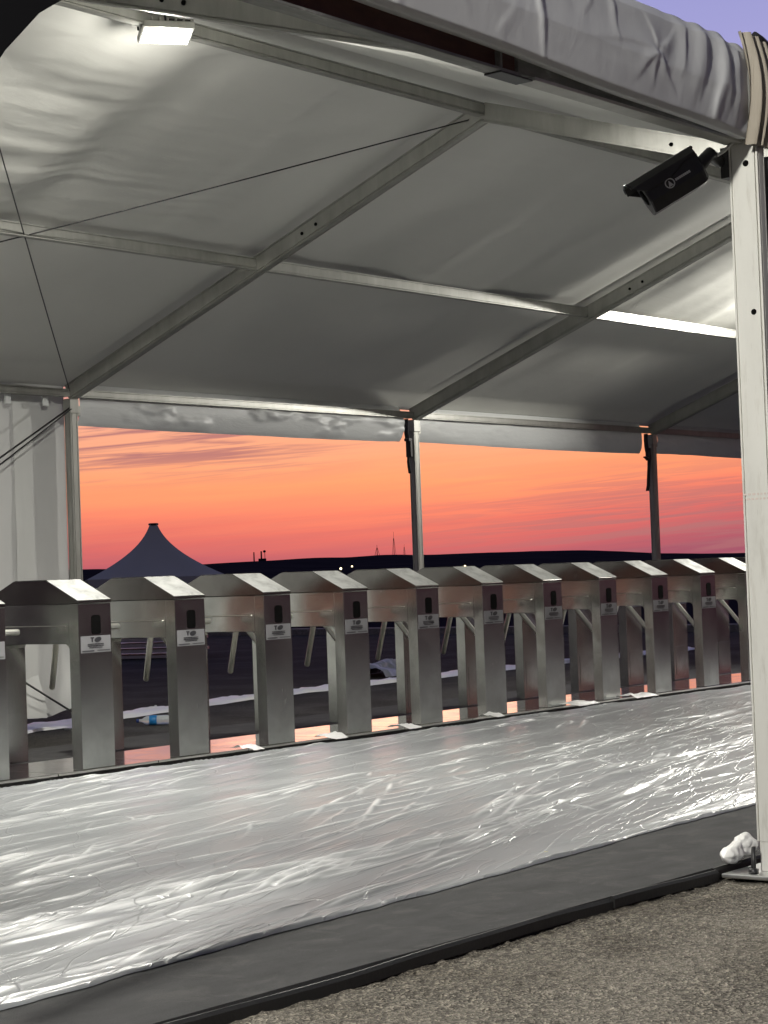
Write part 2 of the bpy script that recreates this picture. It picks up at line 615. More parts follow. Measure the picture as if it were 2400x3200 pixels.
# random dark patches put shade into the apron's colour; the yard behind the tent is tinted darker
npat = noise(t, v, 0.75, 4, 0.6, 0.3)
c = mixc(t, ramp(t, npat, [(0.46, 0.75), (0.62, 0.0)]), c, mixc(t, 1.0, c, (0.5, 0.48, 0.46), 'MULTIPLY'))
sxyz = t.nodes.new('ShaderNodeSeparateXYZ')
t.links.new(v, sxyz.inputs[0])
yr = t.nodes.new('ShaderNodeMapRange')
yr.inputs[1].default_value = -2.6
yr.inputs[2].default_value = -2.2
t.links.new(sxyz.outputs[1], yr.inputs[0])
c = mixc(t, yr.outputs[0], c, mixc(t, 1.0, c, (0.36, 0.39, 0.44), 'MULTIPLY'))
t.links.new(c, b.inputs['Base Color'])
b.inputs['Specular IOR Level'].default_value = 0.12
p = bump(t, b, vo.outputs['Distance'], 0.8, 0.009)
p = bump(t, b, vo2.outputs['Distance'], 0.35, 0.003, p)
bump(t, b, ns, 0.5, 0.008, p)
M['asphalt'] = m

m, t, b = new_mat('dark_hill', (0.020, 0.018, 0.026), 1.0, 0, 0.0)
n = noise(t, tex(t, (0.01, 0.01, 0.03)), 2.0, 6)
t.links.new(ramp(t, n, [(0.3, (0.026, 0.023, 0.034)), (0.7, (0.046, 0.040, 0.054))]), b.inputs['Base Color'])
M['hill'] = m

# rusty primer beam
m, t, b = new_mat('rust_primer', (0.07, 0.025, 0.018), 0.75)
n = noise(t, tex(t, (1, 3, 3)), 5, 7, 0.7)
t.links.new(ramp(t, n, [(0.3, (0.05, 0.018, 0.014)), (0.55, (0.09, 0.034, 0.024)), (0.68, (0.10, 0.05, 0.035)), (0.74, (0.3, 0.29, 0.27))]), b.inputs['Base Color'])
M['rust'] = m
m, t, b = new_mat('worn_beam', (0.2, 0.2, 0.19), 0.6, 0.3)
n = noise(t, tex(t, (1, 4, 4)), 4, 7, 0.7)
t.links.new(ramp(t, n, [(0.3, (0.13, 0.13, 0.12)), (0.6, (0.24, 0.24, 0.225)), (0.74, (0.5, 0.5, 0.48))]), b.inputs['Base Color'])
M['wornbeam'] = m


def emit_mat(name, col, s):
    m = bpy.data.materials.new(name)
    m.use_nodes = True
    t = m.node_tree
    t.nodes.clear()
    e = t.nodes.new('ShaderNodeEmission')
    e.inputs[0].default_value = (*col, 1)
    e.inputs[1].default_value = s
    o = t.nodes.new('ShaderNodeOutputMaterial')
    t.links.new(e.outputs[0], o.inputs[0])
    return m


M['led'] = emit_mat('led_face', (1.0, 0.97, 0.88), 6.0)
M['far_lamp'] = emit_mat('far_lamp', (1.0, 0.82, 0.5), 4.0)

m, t, b = new_mat('bottle_plastic', (0.75, 0.8, 0.82), 0.12)
b.inputs['Transmission Weight'].default_value = 0.4
b.inputs['IOR'].default_value = 1.3
M['bottle'] = m
M['blue'] = new_mat('blue_label', (0.02, 0.2, 0.5), 0.35)[0]
M['water'] = new_mat('bottle_cap', (0.02, 0.05, 0.2), 0.4)[0]

# ------------------------------------------------------------------ dimensions
BAY = 4.4
WR = 4.09
HE, HR = 2.7087, 4.2191
WM = 2.02
YN = -8.21
SL = (HR - HE) / WR
HN = 2.93            # the near eave stands higher, over the header beam
SLN = (HR - HN) / WR


def roofz(y):
    return HE + SL * (-y) if y > -WR else HR - SL * (-y - WR)


XT1, PITCH, YT = -2.7248, 0.8074, -2.9752

# ------------------------------------------------------------------ ground


def axis(lo, hi, fine_lo, fine_hi, step, grow=1.35):
    a = list(np.arange(fine_lo, fine_hi + 1e-6, step))
    s = step
    x = fine_hi
    while x < hi:
        s *= grow
        x = min(x + s, hi)
        a.append(x)
    s = step
    x = fine_lo
    pre = []
    while x > lo:
        s *= grow
        x = max(x - s, lo)
        pre.append(x)
    return np.array(pre[::-1] + a)


ax = axis(-5000, 6000, -8.4, -3.2, 0.014)
ay = axis(-5000, 6000, -9.7, -7.9, 0.014)
Xg, Yg = np.meshgrid(ax, ay)
near = smooth01(-20, -11, Xg) * smooth01(5, -2, Xg) * smooth01(-14, -11, Yg) * smooth01(-6.5, -7.9, Yg)
Zg = near * (0.010 * fbm(Xg * 2.0, Yg * 2.0, 3, 3) + 0.004 * vnoise(Xg * 28, Yg * 28, 9) + 0.007 * np.maximum(0, vnoise(Xg * 38, Yg * 38, 10) - 0.1) + 0.004 * np.maximum(0, vnoise(Xg * 21, Yg * 21, 12) - 0.3) - 0.012)
Zg -= 0.0
far = smooth01(30, 300, np.hypot(Xg, Yg))
Zg -= far * 0.15
ground = grid_object('ground', Xg, Yg, Zg, M['asphalt'])
tag(ground, kind='structure')

# hills on the horizon, profile seen from the tent
prof = [(-400, 34), (0, 44), (262, 50), (352, 46), (606, 52), (744, 56), (1022, 59), (1115, 56), (1161, 64), (1277, 59), (1319, 56), (1560, 57), (1800, 54),
        (1930, 45), (2032, 36), (2180, 30), (2325, 27), (2700, 30), (3200, 40)]
us = np.linspace(-6000, 9000, 1200)
px = np.array([p_[0] for p_ in prof])
hz = np.interp(us, px, np.array([p_[1] for p_ in prof]))
hz = np.convolve(np.pad(hz, 4, mode='edge'), np.ones(9) / 9, 'valid')
hz = hz + 1.6 * fbm(us / 160.0, us * 0, 31, 4) + 22 * np.maximum(0, vnoise(us / 900.0, us * 0 + .5, 44)) * (np.abs(us - 1200) > 1500)
fwh = np.array([FW.x, FW.y]) / math.hypot(FW.x, FW.y)
rth = np.array([fwh[1], -fwh[0]])
hx, hy, hh = [], [], []
for dist, k in ((1500, 0.0), (1900, 0.35), (2300, 0.8), (2500, 1.0), (2900, 0.75), (3600, -0.02)):
    lat = (us - 1200) / 6220.6
    dx = fwh[0] * dist + rth[0] * lat * dist
    dy = fwh[1] * dist + rth[1] * lat * dist
    hx.append(CAM.x + dx)
    hy.append(CAM.y + dy)
    hh.append(hz / 6220.6 * 2500 * k + (1.1 if k > 0.9 else 0) + (6 * fbm(us / 120.0, us * 0 + dist, 77, 3) * k * (1 - k)) - 0.3)
hills = grid_object('hills', np.array(hx), np.array(hy), np.array(hh), M['hill'])
tag(hills, kind='structure')


def skyline(u, extra=0.0):
    """world point on the hill crest under image column u"""
    lat = (u - 1200) / 6220.6
    d = 2500
    h = float(np.interp(u, us, hz)) / 6220.6 * 2500 + 1.1
    return Vector((CAM.x + fwh[0] * d + rth[0] * lat * d, CAM.y + fwh[1] * d + rth[1] * lat * d, h + extra - 0.5))


PXM = 2500 / 6220.6     # metres per photo pixel at the crest

# ------------------------------------------------------------------ carpet and its rubber edging
carpet = MB().box((-16, -8.07, -0.03), (9.5, -3.22, 0.034)).build('carpet', M['carpet'])
tag(carpet, kind='structure')
mat2 = MB().box((-16, -2.26, -0.03), (9.5, -1.05, 0.006)).build('carpet', M['carpet'])
tag(mat2, kind='structure')


def strip_pts(x0, x1, wob):
    n_ = 40
    out = []
    for i in range(n_ + 1):
        x = x0 + (x1 - x0) * i / n_
        out.append((x, -8.072 + 0.012 * math.sin(x * 2.3 + wob) + 0.004 * math.sin(x * 9 + wob), 0.018 + 0.005 * math.sin(x * 3.1 + wob * 2)))
    return out


for x0, x1, wob in ((-12.0, -8.41, 1.0), (-8.4, -5.085, 0.3), (-5.08, -4.405, 2.2), (-4.40, -1.0, 4.0), (-0.99, 6.0, 5.0)):
    mb = MB()
    pts = strip_pts(x0, x1, wob)
    pr = [(-0.020, -0.026), (0.0, -0.026), (0.001, 0.008), (-0.002, 0.0125), (-0.010, 0.013), (-0.020, 0.004)]
    vs, fs = [], []
    for q in pts:
        for a, h in pr:
            vs.append((q[0], q[1] + a, q[2] + h))
    k_ = len(pr)
    for i in range(len(pts) - 1):
        for k in range(k_):
            fs.append((i * k_ + k, i * k_ + (k + 1) % k_, (i + 1) * k_ + (k + 1) % k_, (i + 1) * k_ + k))
    fs += [tuple(range(k_)), tuple((len(pts) - 1) * k_ + k for k in range(k_))]
    mb.add(vs, fs, False)
    mb.build('edge_strip', M['rubber'], carpet)

# ------------------------------------------------------------------ crumpled film over the carpet
nx, ny = 1150, 620
fx = np.concatenate([np.linspace(-15.5, -8.2, 110)[:-1], np.linspace(-8.2, 3.0, 880), np.linspace(3.0, 9.2, 170)[1:]])
sv = np.linspace(0, 1, ny)
FX, SV = np.meshgrid(fx, sv)
near_edge = -7.33 - 0.06 * (-(FX) - 2.66) * (FX < -2.66) * 1.0 + 0.025 * fbm(FX * 1.1, FX * 0, 5, 4) + 0.012 * fbm(FX * 6, FX * 0 + 3, 8, 3)
near_edge = np.maximum(near_edge, -7.98)
far_edge = -2.985 - 0.03 + 0.02 * fbm(FX * 2.0, FX * 0 + 9, 15, 3)
FY = near_edge + (far_edge - near_edge) * SV


def ridges(x, y, sx, sy, ang, seed, width, warp=0.5):
    c, s = math.cos(ang), math.sin(ang)
    xr, yr = c * x + s * y, -s * x + c * y
    w1 = fbm(xr / sx * 0.7, yr / sy * 0.35, seed + 50, 3)
    n_ = fbm(xr / sx, yr / sy + warp * w1, seed, 2)
    return np.maximum(0, 1 - np.abs(n_) / width) ** 1.6


def crease(x, y, sx, sy, ang, seed, steep, soft, warp=0.6):
    """long laid-over folds: a steep lip on one side, a slow fall on the other"""
    c, s = math.cos(ang), math.sin(ang)
    xr, yr = c * x + s * y, -s * x + c * y
    w1 = fbm(xr / sx * 0.8, yr / sy * 0.3, seed + 50, 2)
    n_ = vnoise(xr / sx, yr / sy + warp * w1, seed)
    global last_n
    last_n = n_
    return np.where(n_ > 0, np.exp(-n_ / soft), np.exp(n_ / steep))


Z = np.zeros_like(FX)
FOLD = np.zeros_like(FX)
m1 = smooth01(-0.1, 0.5, fbm(FX / 1.1, FY / 0.5, 61, 3))
m2 = smooth01(-0.2, 0.4, fbm(FX / 0.8 + 4, FY / 0.4, 63, 3))
m3 = smooth01(-0.05, 0.45, fbm(FX / 0.9 + 9, FY / 0.6, 66, 3))
edge_n = smooth01(0.16, 0.0, SV)
edge_f = smooth01(0.86, 1.0, SV)
Z += 0.005 * crease(FX, FY, 3.2, 0.30, R(10), 11, 0.05, 0.35) * (0.2 + m1)
Z += 0.004 * crease(FX, FY, 2.2, 0.26, R(19), 37, 0.05, 0.25) * (0.1 + m3)
Z += edge_n * 0.006 * crease(FX, FY, 1.8, 0.09, R(2), 53, 0.1, 0.4)
rngc = np.random.RandomState(77)


def lay_crease(x0, y0, ln, ang, bend, amp, w_a, w_b):
    """one pulled crease in the film: narrow lip, tapered ends"""
    x1 = x0 + ln * math.cos(ang)
    i0, i1 = np.searchsorted(fx, x0), np.searchsorted(fx, x1)
    if i1 - i0 < 3:
        return
    xs_c = fx[i0:i1]
    t_ = (xs_c - x0) / (x1 - x0)
    yc = y0 + (xs_c - x0) * math.tan(ang) + bend * np.sin(np.pi * t_) + 0.006 * vnoise(xs_c * 3.0, xs_c * 0 + y0 * 7, 7)
    d_ = (FY[:, i0:i1] - yc[None, :]) * math.cos(ang)
    tap = np.sin(np.pi * t_) ** 0.5 * (0.55 + 0.45 * vnoise(xs_c * 5.0, xs_c * 0 + x0 * 3, 9))
    h_ = np.where(d_ > 0, np.exp(-(d_ / w_a) ** 2), np.exp(-(d_ / w_b) ** 2)) * (1.2 * amp * tap)[None, :]
    Z[:, i0:i1] += h_
    FOLD[:, i0:i1] = np.maximum(FOLD[:, i0:i1], np.exp(-(d_ / 0.014) ** 2) * np.clip(amp / 0.009, 0, 1) * tap[None, :])


for _ in range(175):                      # bundles of near-parallel pulls
    bx, by = rngc.uniform(-9.5, 6.5), rngc.uniform(-7.6, -3.3)
    if rngc.rand() < 0.25:
        by = rngc.uniform(-7.6, -6.6)
    ba = R(rngc.normal(11, 6))
    for k in range(rngc.randint(2, 7)):
        ln_ = rngc.uniform(0.35, 1.0) * rngc.choice([1, 1, 1.8, 2.6])
        lay_crease(bx + rngc.normal(0, 0.35), by + rngc.normal(0, 0.10), ln_, ba + R(rngc.normal(0, 2.5)), rngc.normal(0, 0.025),
                   rngc.uniform(0.004, 0.011), rngc.uniform(0.006, 0.012), rngc.uniform(0.010, 0.035))
for _ in range(40):                       # long pulls
    lay_crease(rngc.uniform(-10, 3), rngc.uniform(-7.5, -3.4), rngc.uniform(2.2, 4.5), R(rngc.normal(9, 4)), rngc.normal(0, 0.06), rngc.uniform(0.007, 0.013), 0.009, 0.04)
for _ in range(110):                      # short cross kinks
    lay_crease(rngc.uniform(-9, 6), rngc.uniform(-7.5, -3.4), rngc.uniform(0.12, 0.45), R(rngc.uniform(28, 62)), rngc.normal(0, 0.03), rngc.uniform(0.004, 0.009), 0.008, 0.012)
Z += edge_f * 0.012 * ridges(FX, FY, 0.5, 0.1, R(-10), 71, 0.18)
Z += 0.0025 * fbm(FX / 1.2, FY / 0.4, 81, 2)
drop = smooth01(-3.26, -3.12, FY)
Z = Z * (1 - 0.45 * drop) + 0.046 - 0.040 * drop
Z = np.where(SV <= 0.0, 0.036, Z)
Z = np.maximum(Z, 0.037 - 0.034 * drop)
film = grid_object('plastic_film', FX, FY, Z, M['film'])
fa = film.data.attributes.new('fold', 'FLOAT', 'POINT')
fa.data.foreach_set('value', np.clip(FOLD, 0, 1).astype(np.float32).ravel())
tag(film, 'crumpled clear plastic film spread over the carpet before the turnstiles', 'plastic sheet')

# ------------------------------------------------------------------ mirror platform the turnstiles stand on
plat = empty('steel_platform', (0, YT, 0), 'low polished steel platform running under the whole turnstile row', 'platform')
mb = MB()
for i in range(-2, 14):
    x0 = XT1 + (i - 1) * PITCH + 0.3
    MB().box((x0 - PITCH / 2 - 0.1, -0.02, 0.034), (x0 + PITCH / 2 - 0.106, 0.70, 0.05), 0.002).build('plate', M['steel_base'], plat)
MB().box((-5.6, 0.02, 0.0), (8.4, 0.66, 0.0335)).build('frame', M['black'], plat)

# ------------------------------------------------------------------ turnstile
TW, TLEN = 0.262, 0.85
ZB, ZT, LZ, LY = 0.05, 1.03, 0.1325, 0.266
ZU = 0.784


def make_turnstile():
    root = empty('turnstile', (0, 0, 0), 'x', 'turnstile', 'turnstiles in a row')
    S = M['steel']
    MB().box((0, 0, ZB), (TW, 0.085, ZT - 0.012), 0.003).build('leg', S, root)
    MB().box((0, TLEN - 0.085, ZB), (TW, TLEN, ZT - 0.012), 0.003).build('leg', S, root)
    # upper body between the legs, with small gussets under the corners
    mb = MB()
    mb.box((0.0015, 0.086, ZU), (TW - 0.0015, TLEN - 0.086, ZT - 0.012), 0.002)
    for s_ in (0, 1):
        y = 0.086 if s_ == 0 else TLEN - 0.086
        d = 1 if s_ == 0 else -1
        pr = [(y, ZU - 0.001), (y + d * 0.03, ZU - 0.001), (y + d * 0.010, ZU - 0.010), (y, ZU - 0.03)]
        vs = [(0.003, a, h) for a, h in pr] + [(TW - 0.003, a, h) for a, h in pr]
        mb.add(vs, [(0, 1, 2, 3), (7, 6, 5, 4), (0, 4, 5, 1), (1, 5, 6, 2), (2, 6, 7, 3), (3, 7, 4, 0)])
    mb.build('body', S, root)
    MB().tube([(-0.0005, 0.10, ZU + 0.105), (-0.0015, 0.13, ZU + 0.105), (-0.0015, TLEN - 0.13, ZU + 0.105), (-0.0005, TLEN - 0.10, ZU + 0.105)], 0.0045, 8).build('streak_bead', M['steel_bright'], root)  # bead added so a bright streak runs along the body side
    # lid: hipped at both ends, thin lip all round
    o_ = 0.004
    L0, L1 = -o_, TLEN + o_
    a, b_ = -o_, TW + o_
    z0, z1, z2 = ZT - 0.010, ZT + 0.006, ZT + LZ
    vs = [(a, L0, z0), (b_, L0, z0), (b_, L1, z0), (a, L1, z0), (a, L0, z1), (b_, L0, z1), (b_, L1, z1), (a, L1, z1),
          (a, LY, z2), (b_, LY, z2), (b_, TLEN - LY - 0.03, z2), (a, TLEN - LY - 0.03, z2)]
    fs = [(3, 2, 1, 0), (0, 1, 5, 4), (1, 2, 6, 5), (2, 3, 7, 6), (3, 0, 4, 7), (4, 5, 9, 8), (6, 7, 11, 10), (8, 9, 10, 11), (5, 6, 10, 9), (7, 4, 8, 11)]
    bm = bmesh.new()
    bvs = [bm.verts.new(q) for q in vs]
    for f in fs:
        bm.faces.new([bvs[i] for i in f])
    bmesh.ops.bevel(bm, geom=bm.edges[:], offset=0.0025, segments=1, affect='EDGES')
    MB().bm(bm).build('lid', M['steel_lid'], root)
    # brushed cover plate under cloudy film on the front slope, lamp glare put into its pale colour
    n_s = Vector((0, -LZ, LY)).normalized()
    e_ = 0.0018
    q = [Vector((-0.003, 0.001, ZT + 0.0075)), Vector((TW + 0.003, 0.001, ZT + 0.0075)), Vector((TW + 0.003, LY - 0.004, ZT + LZ - 0.001)), Vector((-0.003, LY - 0.004, ZT + LZ - 0.001))]
    vs = [p + n_s * 0.0006 for p in q] + [p + n_s * (0.0006 + e_) for p in q]
    MB().add(vs, [(3, 2, 1, 0), (4, 5, 6, 7), (0, 1, 5, 4), (1, 2, 6, 5), (2, 3, 7, 6), (3, 0, 4, 7)]).build('lid_plate', M['slope'], root)
    MB().box((0.004, LY + 0.004, ZT + LZ + 0.0005), (TW - 0.004, TLEN - LY - 0.034, ZT + LZ + 0.003), 0.001).build('lid_top', M['mirror'], root)
    # card slot: rounded dark window with a thin bezel
    cx_, zc, hw, hh_, rr = TW * 0.53, ZT - 0.138, 0.036, 0.057, 0.018
    pts = []
    for qx, qz, a0 in ((hw - rr, hh_ - rr, 0), (-hw + rr, hh_ - rr, 90), (-hw + rr, -hh_ + rr, 180), (hw - rr, -hh_ + rr, 270)):
        for k in range(5):
            an = R(a0 + 90 * k / 4)
            pts.append((cx_ + qx + rr * math.cos(an), zc + qz + rr * math.sin(an)))
    n_ = len(pts)
    vs = [(x, -0.003, z) for x, z in pts] + [(x, 0.02, z) for x, z in pts]
    MB().add(vs, [tuple(range(n_))] + [(i, (i + 1) % n_, n_ + (i + 1) % n_, n_ + i) for i in range(n_)] + [tuple(range(n_, 2 * n_))[::-1]]).build('card_slot', M['dark'], root)
    # sticker with its print
    z1, z0 = ZT - 0.203, ZT - 0.302
    st = MB().box((0.012, -0.0015, z0), (TW - 0.010, 0.001, z1)).build('sticker', M['sticker'], root)
    pm = MB()
    yv = (-0.0032, -0.0012)
    c = TW / 2

    def bar(x0, x1, za, zb):
        pm.box((x0, yv[0], za), (x1, yv[1], zb))
    bar(c - 0.040, c - 0.014, z1 - 0.016, z1 - 0.008)      # T
    bar(c - 0.032, c - 0.022, z1 - 0.036, z1 - 0.016)
    el = []
    for k in range(12):
        an = 2 * math.pi * k / 12
        el.append((c + 0.018 + 0.028 * math.cos(an), z1 - 0.023 + 0.015 * math.sin(an) + 0.004 * math.cos(an)))
    vs = [(x, yv[0], z) for x, z in el] + [(x, yv[1], z) for x, z in el]
    pm.add(vs, [tuple(range(12)), tuple(range(12, 24))[::-1]] + [(i, (i + 1) % 12, 12 + (i + 1) % 12, 12 + i) for i in range(12)])
    rr_ = random.Random(3)
    for row, (w_, h_, zz) in enumerate(((0.064, 0.0058, z1 - 0.046), (0.064, 0.0058, z1 - 0.056), (0.052, 0.0045, z1 - 0.067))):
        x = c - w_
        while x < c + w_:
            e_ = min(x + rr_.uniform(0.010, 0.026), c + w_)
            bar(x, e_, zz - h_, zz)
            x = e_ + 0.003
    bar(0.022, c - 0.014, z0 + 0.008, z0 + 0.014)
    bar(c + 0.012, TW - 0.020, z0 + 0.010, z0 + 0.014)
    pm.build('print', M['ink'], st)
    # tripod on the passage side
    hub = Vector((TW + 0.028, 0.50, 0.872))
    MB().lathe([(0.030, 0.0), (0.050, 0.004), (0.050, 0.016), (0.036, 0.028), (0.030, 0.034), (0.010, 0.036)], (TW, hub.y, hub.z), 18, 'X').build('hub', M['steel_bright'], root)
    dirs = [Vector((0.90, -0.42, -0.02)), Vector((0.30, 0.47, -0.83)), Vector((0.30, -0.52, -0.79))]
    for d in dirs:
        d.normalize()
        p0 = hub + d * 0.012
        p1 = hub + d * (0.40 if d.z > -0.1 else 0.46)
        a_ = MB().tube([p0, p0 + d * 0.02, p1 - d * 0.008, p1], [0.019, 0.019, 0.019, 0.014], 14).build('arm', M['arm'], root)
    # service door on the rear leg, facing the passage
    MB().box((0.03, TLEN - 0.0885, 0.10), (TW - 0.03, TLEN - 0.0852, 0.36), 0.001).build('service_door', S, root)
    return root


def kids(o):
    return [c for c in bpy.data.objects if c.parent == o]


def copy_tree(o, parent=None):
    c = o.copy()
    COL.objects.link(c)
    if parent:
        c.parent = parent
    for ch in kids(o):
        copy_tree(ch, c)
    return c


proto = make_turnstile()
tlabels = [
    'steel turnstile cut off by the left edge of the photo',
    'steel turnstile below the tent post beside the white side wall, its whole front in view',
    'steel turnstile in front of the pagoda tent, water bottle behind its passage',
    'steel turnstile just right of the pagoda tent, third whole front from the left',
    'steel turnstile under the hilltop water tower, fourth whole front from the left',
    'steel turnstile just left of the dark middle tent post, fifth whole front from left',
    'steel turnstile just right of the dark middle tent post, small lamp glow over its lid',
    'steel turnstile halfway between the middle and right far tent posts, seventh whole front',
    'steel turnstile second to the left of the right far tent post, eighth whole front',
    'steel turnstile directly below the right far tent post, ninth whole front from left',
    'last whole steel turnstile before the pale near post at the right',
    'steel turnstile mostly hidden by the pale near post, only lid and side showing',
    'steel turnstile wholly behind the pale near post at the end of the row',
]
for i, lab in enumerate(tlabels):
    o = proto if i == 0 else copy_tree(proto)
    jr = random.Random(100 + i)
    o.location = (XT1 + (i - 1) * PITCH + jr.uniform(-0.005, 0.005), YT + jr.uniform(-0.004, 0.004), 0)
    o.rotation_euler = (0, 0, R(jr.uniform(-0.5, 0.5)))
    o['label'] = lab

# ------------------------------------------------------------------ tent
tent = empty('frame_tent', (0, 0, 0), 'large white frame tent with pitched roof open along both long sides', 'tent')


def profile(w, h, g=0.010, d=0.012, inset=0.010):
    """box section with keder grooves near the corners of every face"""
    a, b_ = w / 2, h / 2
    out = []

    def side(p, q, nrm):
        (x0, y0), (x1, y1) = p, q
        L_ = math.hypot(x1 - x0, y1 - y0)
        ux, uy = (x1 - x0) / L_, (y1 - y0) / L_
        for s_, dep in ((0, 0), (inset, 0), (inset, d), (inset + g * 0.6, d), (inset + g * 0.6, 0), (L_ - inset - g * 0.6, 0), (L_ - inset - g * 0.6, d), (L_ - inset, d), (L_ - inset, 0)):
            out.append((x0 + ux * s_ - nrm[0] * dep, y0 + uy * s_ - nrm[1] * dep))
    side((-a, -b_), (a, -b_), (0, -1))
    side((a, -b_), (a, b_), (1, 0))
    side((a, b_), (-a, b_), (0, 1))
    side((-a, b_), (-a, -b_), (-1, 0))
    return out


def bolt(parent, p, nrm, r=0.013):
    nrm = Vector(nrm).normalized()
    p = Vector(p)
    return MB().tube([p - nrm * 0.002, p + nrm * 0.006, p + nrm * 0.008], [r, r, r * 0.8], 8).build('bolt', M['dark'], parent)


# rafters (far and near slopes) with the post they stand on
RD, RWID = 0.125, 0.075
frames = [-2 * BAY, -BAY, 0, BAY, 2 * BAY, 3 * BAY]
rp = profile(RWID, RD)
for fxp in frames:
    for y0, y1 in ((0.0, -WR), (-2 * WR, -WR)):
        z0, z1 = (HE if y0 == 0 else HN), HR
        slim, lift = False, 0.0
        q0 = Vector((fxp, y0, z0 - RD / 2 - 0.004 + lift))
        q1 = Vector((fxp, y1 + (0.01 if y0 == 0 else -0.01), z1 - RD / 2 - 0.004 + lift))
        r_ = MB().prism(profile(RWID, 0.055, 0.008, 0.01, 0.006) if slim else rp, q0, q1).build('rafter', M['alu'], tent)
        d = (q1 - q0).normalized()
        for s_ in (2.66, 2.80):
            bolt(r_, q0 + d * s_ + Vector((-RWID / 2, 0, -0.005)), (-1, 0, 0))
    # far post, its brow plate and bracket
    pr = profile(0.078, 0.070)
    mb = MB()
    mb.prism([(a, b_) for a, b_ in pr], (fxp, 0.0, 0.02), (fxp, 0.0, HE - 0.115), (0, 1, 0))
    fp = mb.build('post', M['alu'], tent)
    MB().box((fxp - 0.09, -0.09, 0.0), (fxp + 0.09, 0.09, 0.018), 0.003).build('base_plate', M['zinc'], fp)
    br = MB()
    br.box((fxp - 0.047, -0.044, HE - 0.23), (fxp + 0.047, 0.042, HE - 0.118), 0.004)
    br.box((fxp + 0.0475, -0.03, HE - 0.25), (fxp + 0.075, 0.02, HE - 0.17), 0.003)
    br.build('bracket', M['alu'], fp)
    if fxp not in (-BAY,):
        if fxp < -BAY:
            pass
# ridge purlin, mid purlins, far eave beams, bay by bay
pp = profile(0.06, 0.085, 0.008, 0.01, 0.008)
for a, b_ in zip(frames[:-1], frames[1:]):
    xa, xb = a + RWID / 2 + 0.002, b_ - RWID / 2 - 0.002
    MB().prism(pp, (xa, -WR, HR - 0.055), (xb, -WR, HR - 0.055)).build('ridge_purlin', M['alu'], tent)
    MB().prism(pp, (xa, -WM, roofz(-WM) - 0.052), (xb, -WM, roofz(-WM) - 0.052)).build('purlin', M['alu'], tent)
    MB().prism(profile(0.075, 0.06, 0.008, 0.01, 0.008), (xa, 0.0, HE - 0.07), (xb, 0.0, HE - 0.07)).build('eave_beam', M['alu'], tent)

# near eave beam: rusty primed section, then the worn grey one with a splice between
XJ = -5.70
YB = -8.235


def ibeam(x0, x1, mat, flmat, zb):
    mb = MB()
    mb.box((x0, YB - 0.008, zb + 0.010), (x1, YB + 0.008, zb + 0.135))
    w_ = mb.build('eave_beam', mat, tent)
    MB().box((x0, YB - 0.030, zb), (x1, YB + 0.030, zb + 0.0095), 0.002).build('flange', flmat, w_)
    MB().box((x0, YB - 0.030, zb + 0.1355), (x1, YB + 0.030, zb + 0.145), 0.002).build('flange', flmat, w_)
    return w_


ZBM = 2.628
ib = ibeam(-13.2, XJ - 0.0, M['rust'], M['wornbeam'], ZBM)
MB().box((XJ - 0.105, YB - 0.029, ZBM + 0.0105), (XJ - 0.095, YB - 0.0085, ZBM + 0.135)).build('stiffener', M['wornbeam'], ib)
MB().box((XJ - 0.11, YB - 0.033, ZBM - 0.0065), (XJ + 0.06, YB + 0.031, ZBM - 0.0005), 0.002).build('splice_plate', M['black'], ib)
gb = MB().box((XJ + 0.001, YB - 0.020, ZBM + 0.012), (-4.305, YB + 0.028, ZBM + 0.14), 0.004).build('eave_beam', M['wornbeam'], tent)
MB().box((XJ + 0.075, YB - 0.032, ZBM + 0.0), (-4.305, YB + 0.032, ZBM + 0.0115), 0.002).build('flange', M['alu'], gb)

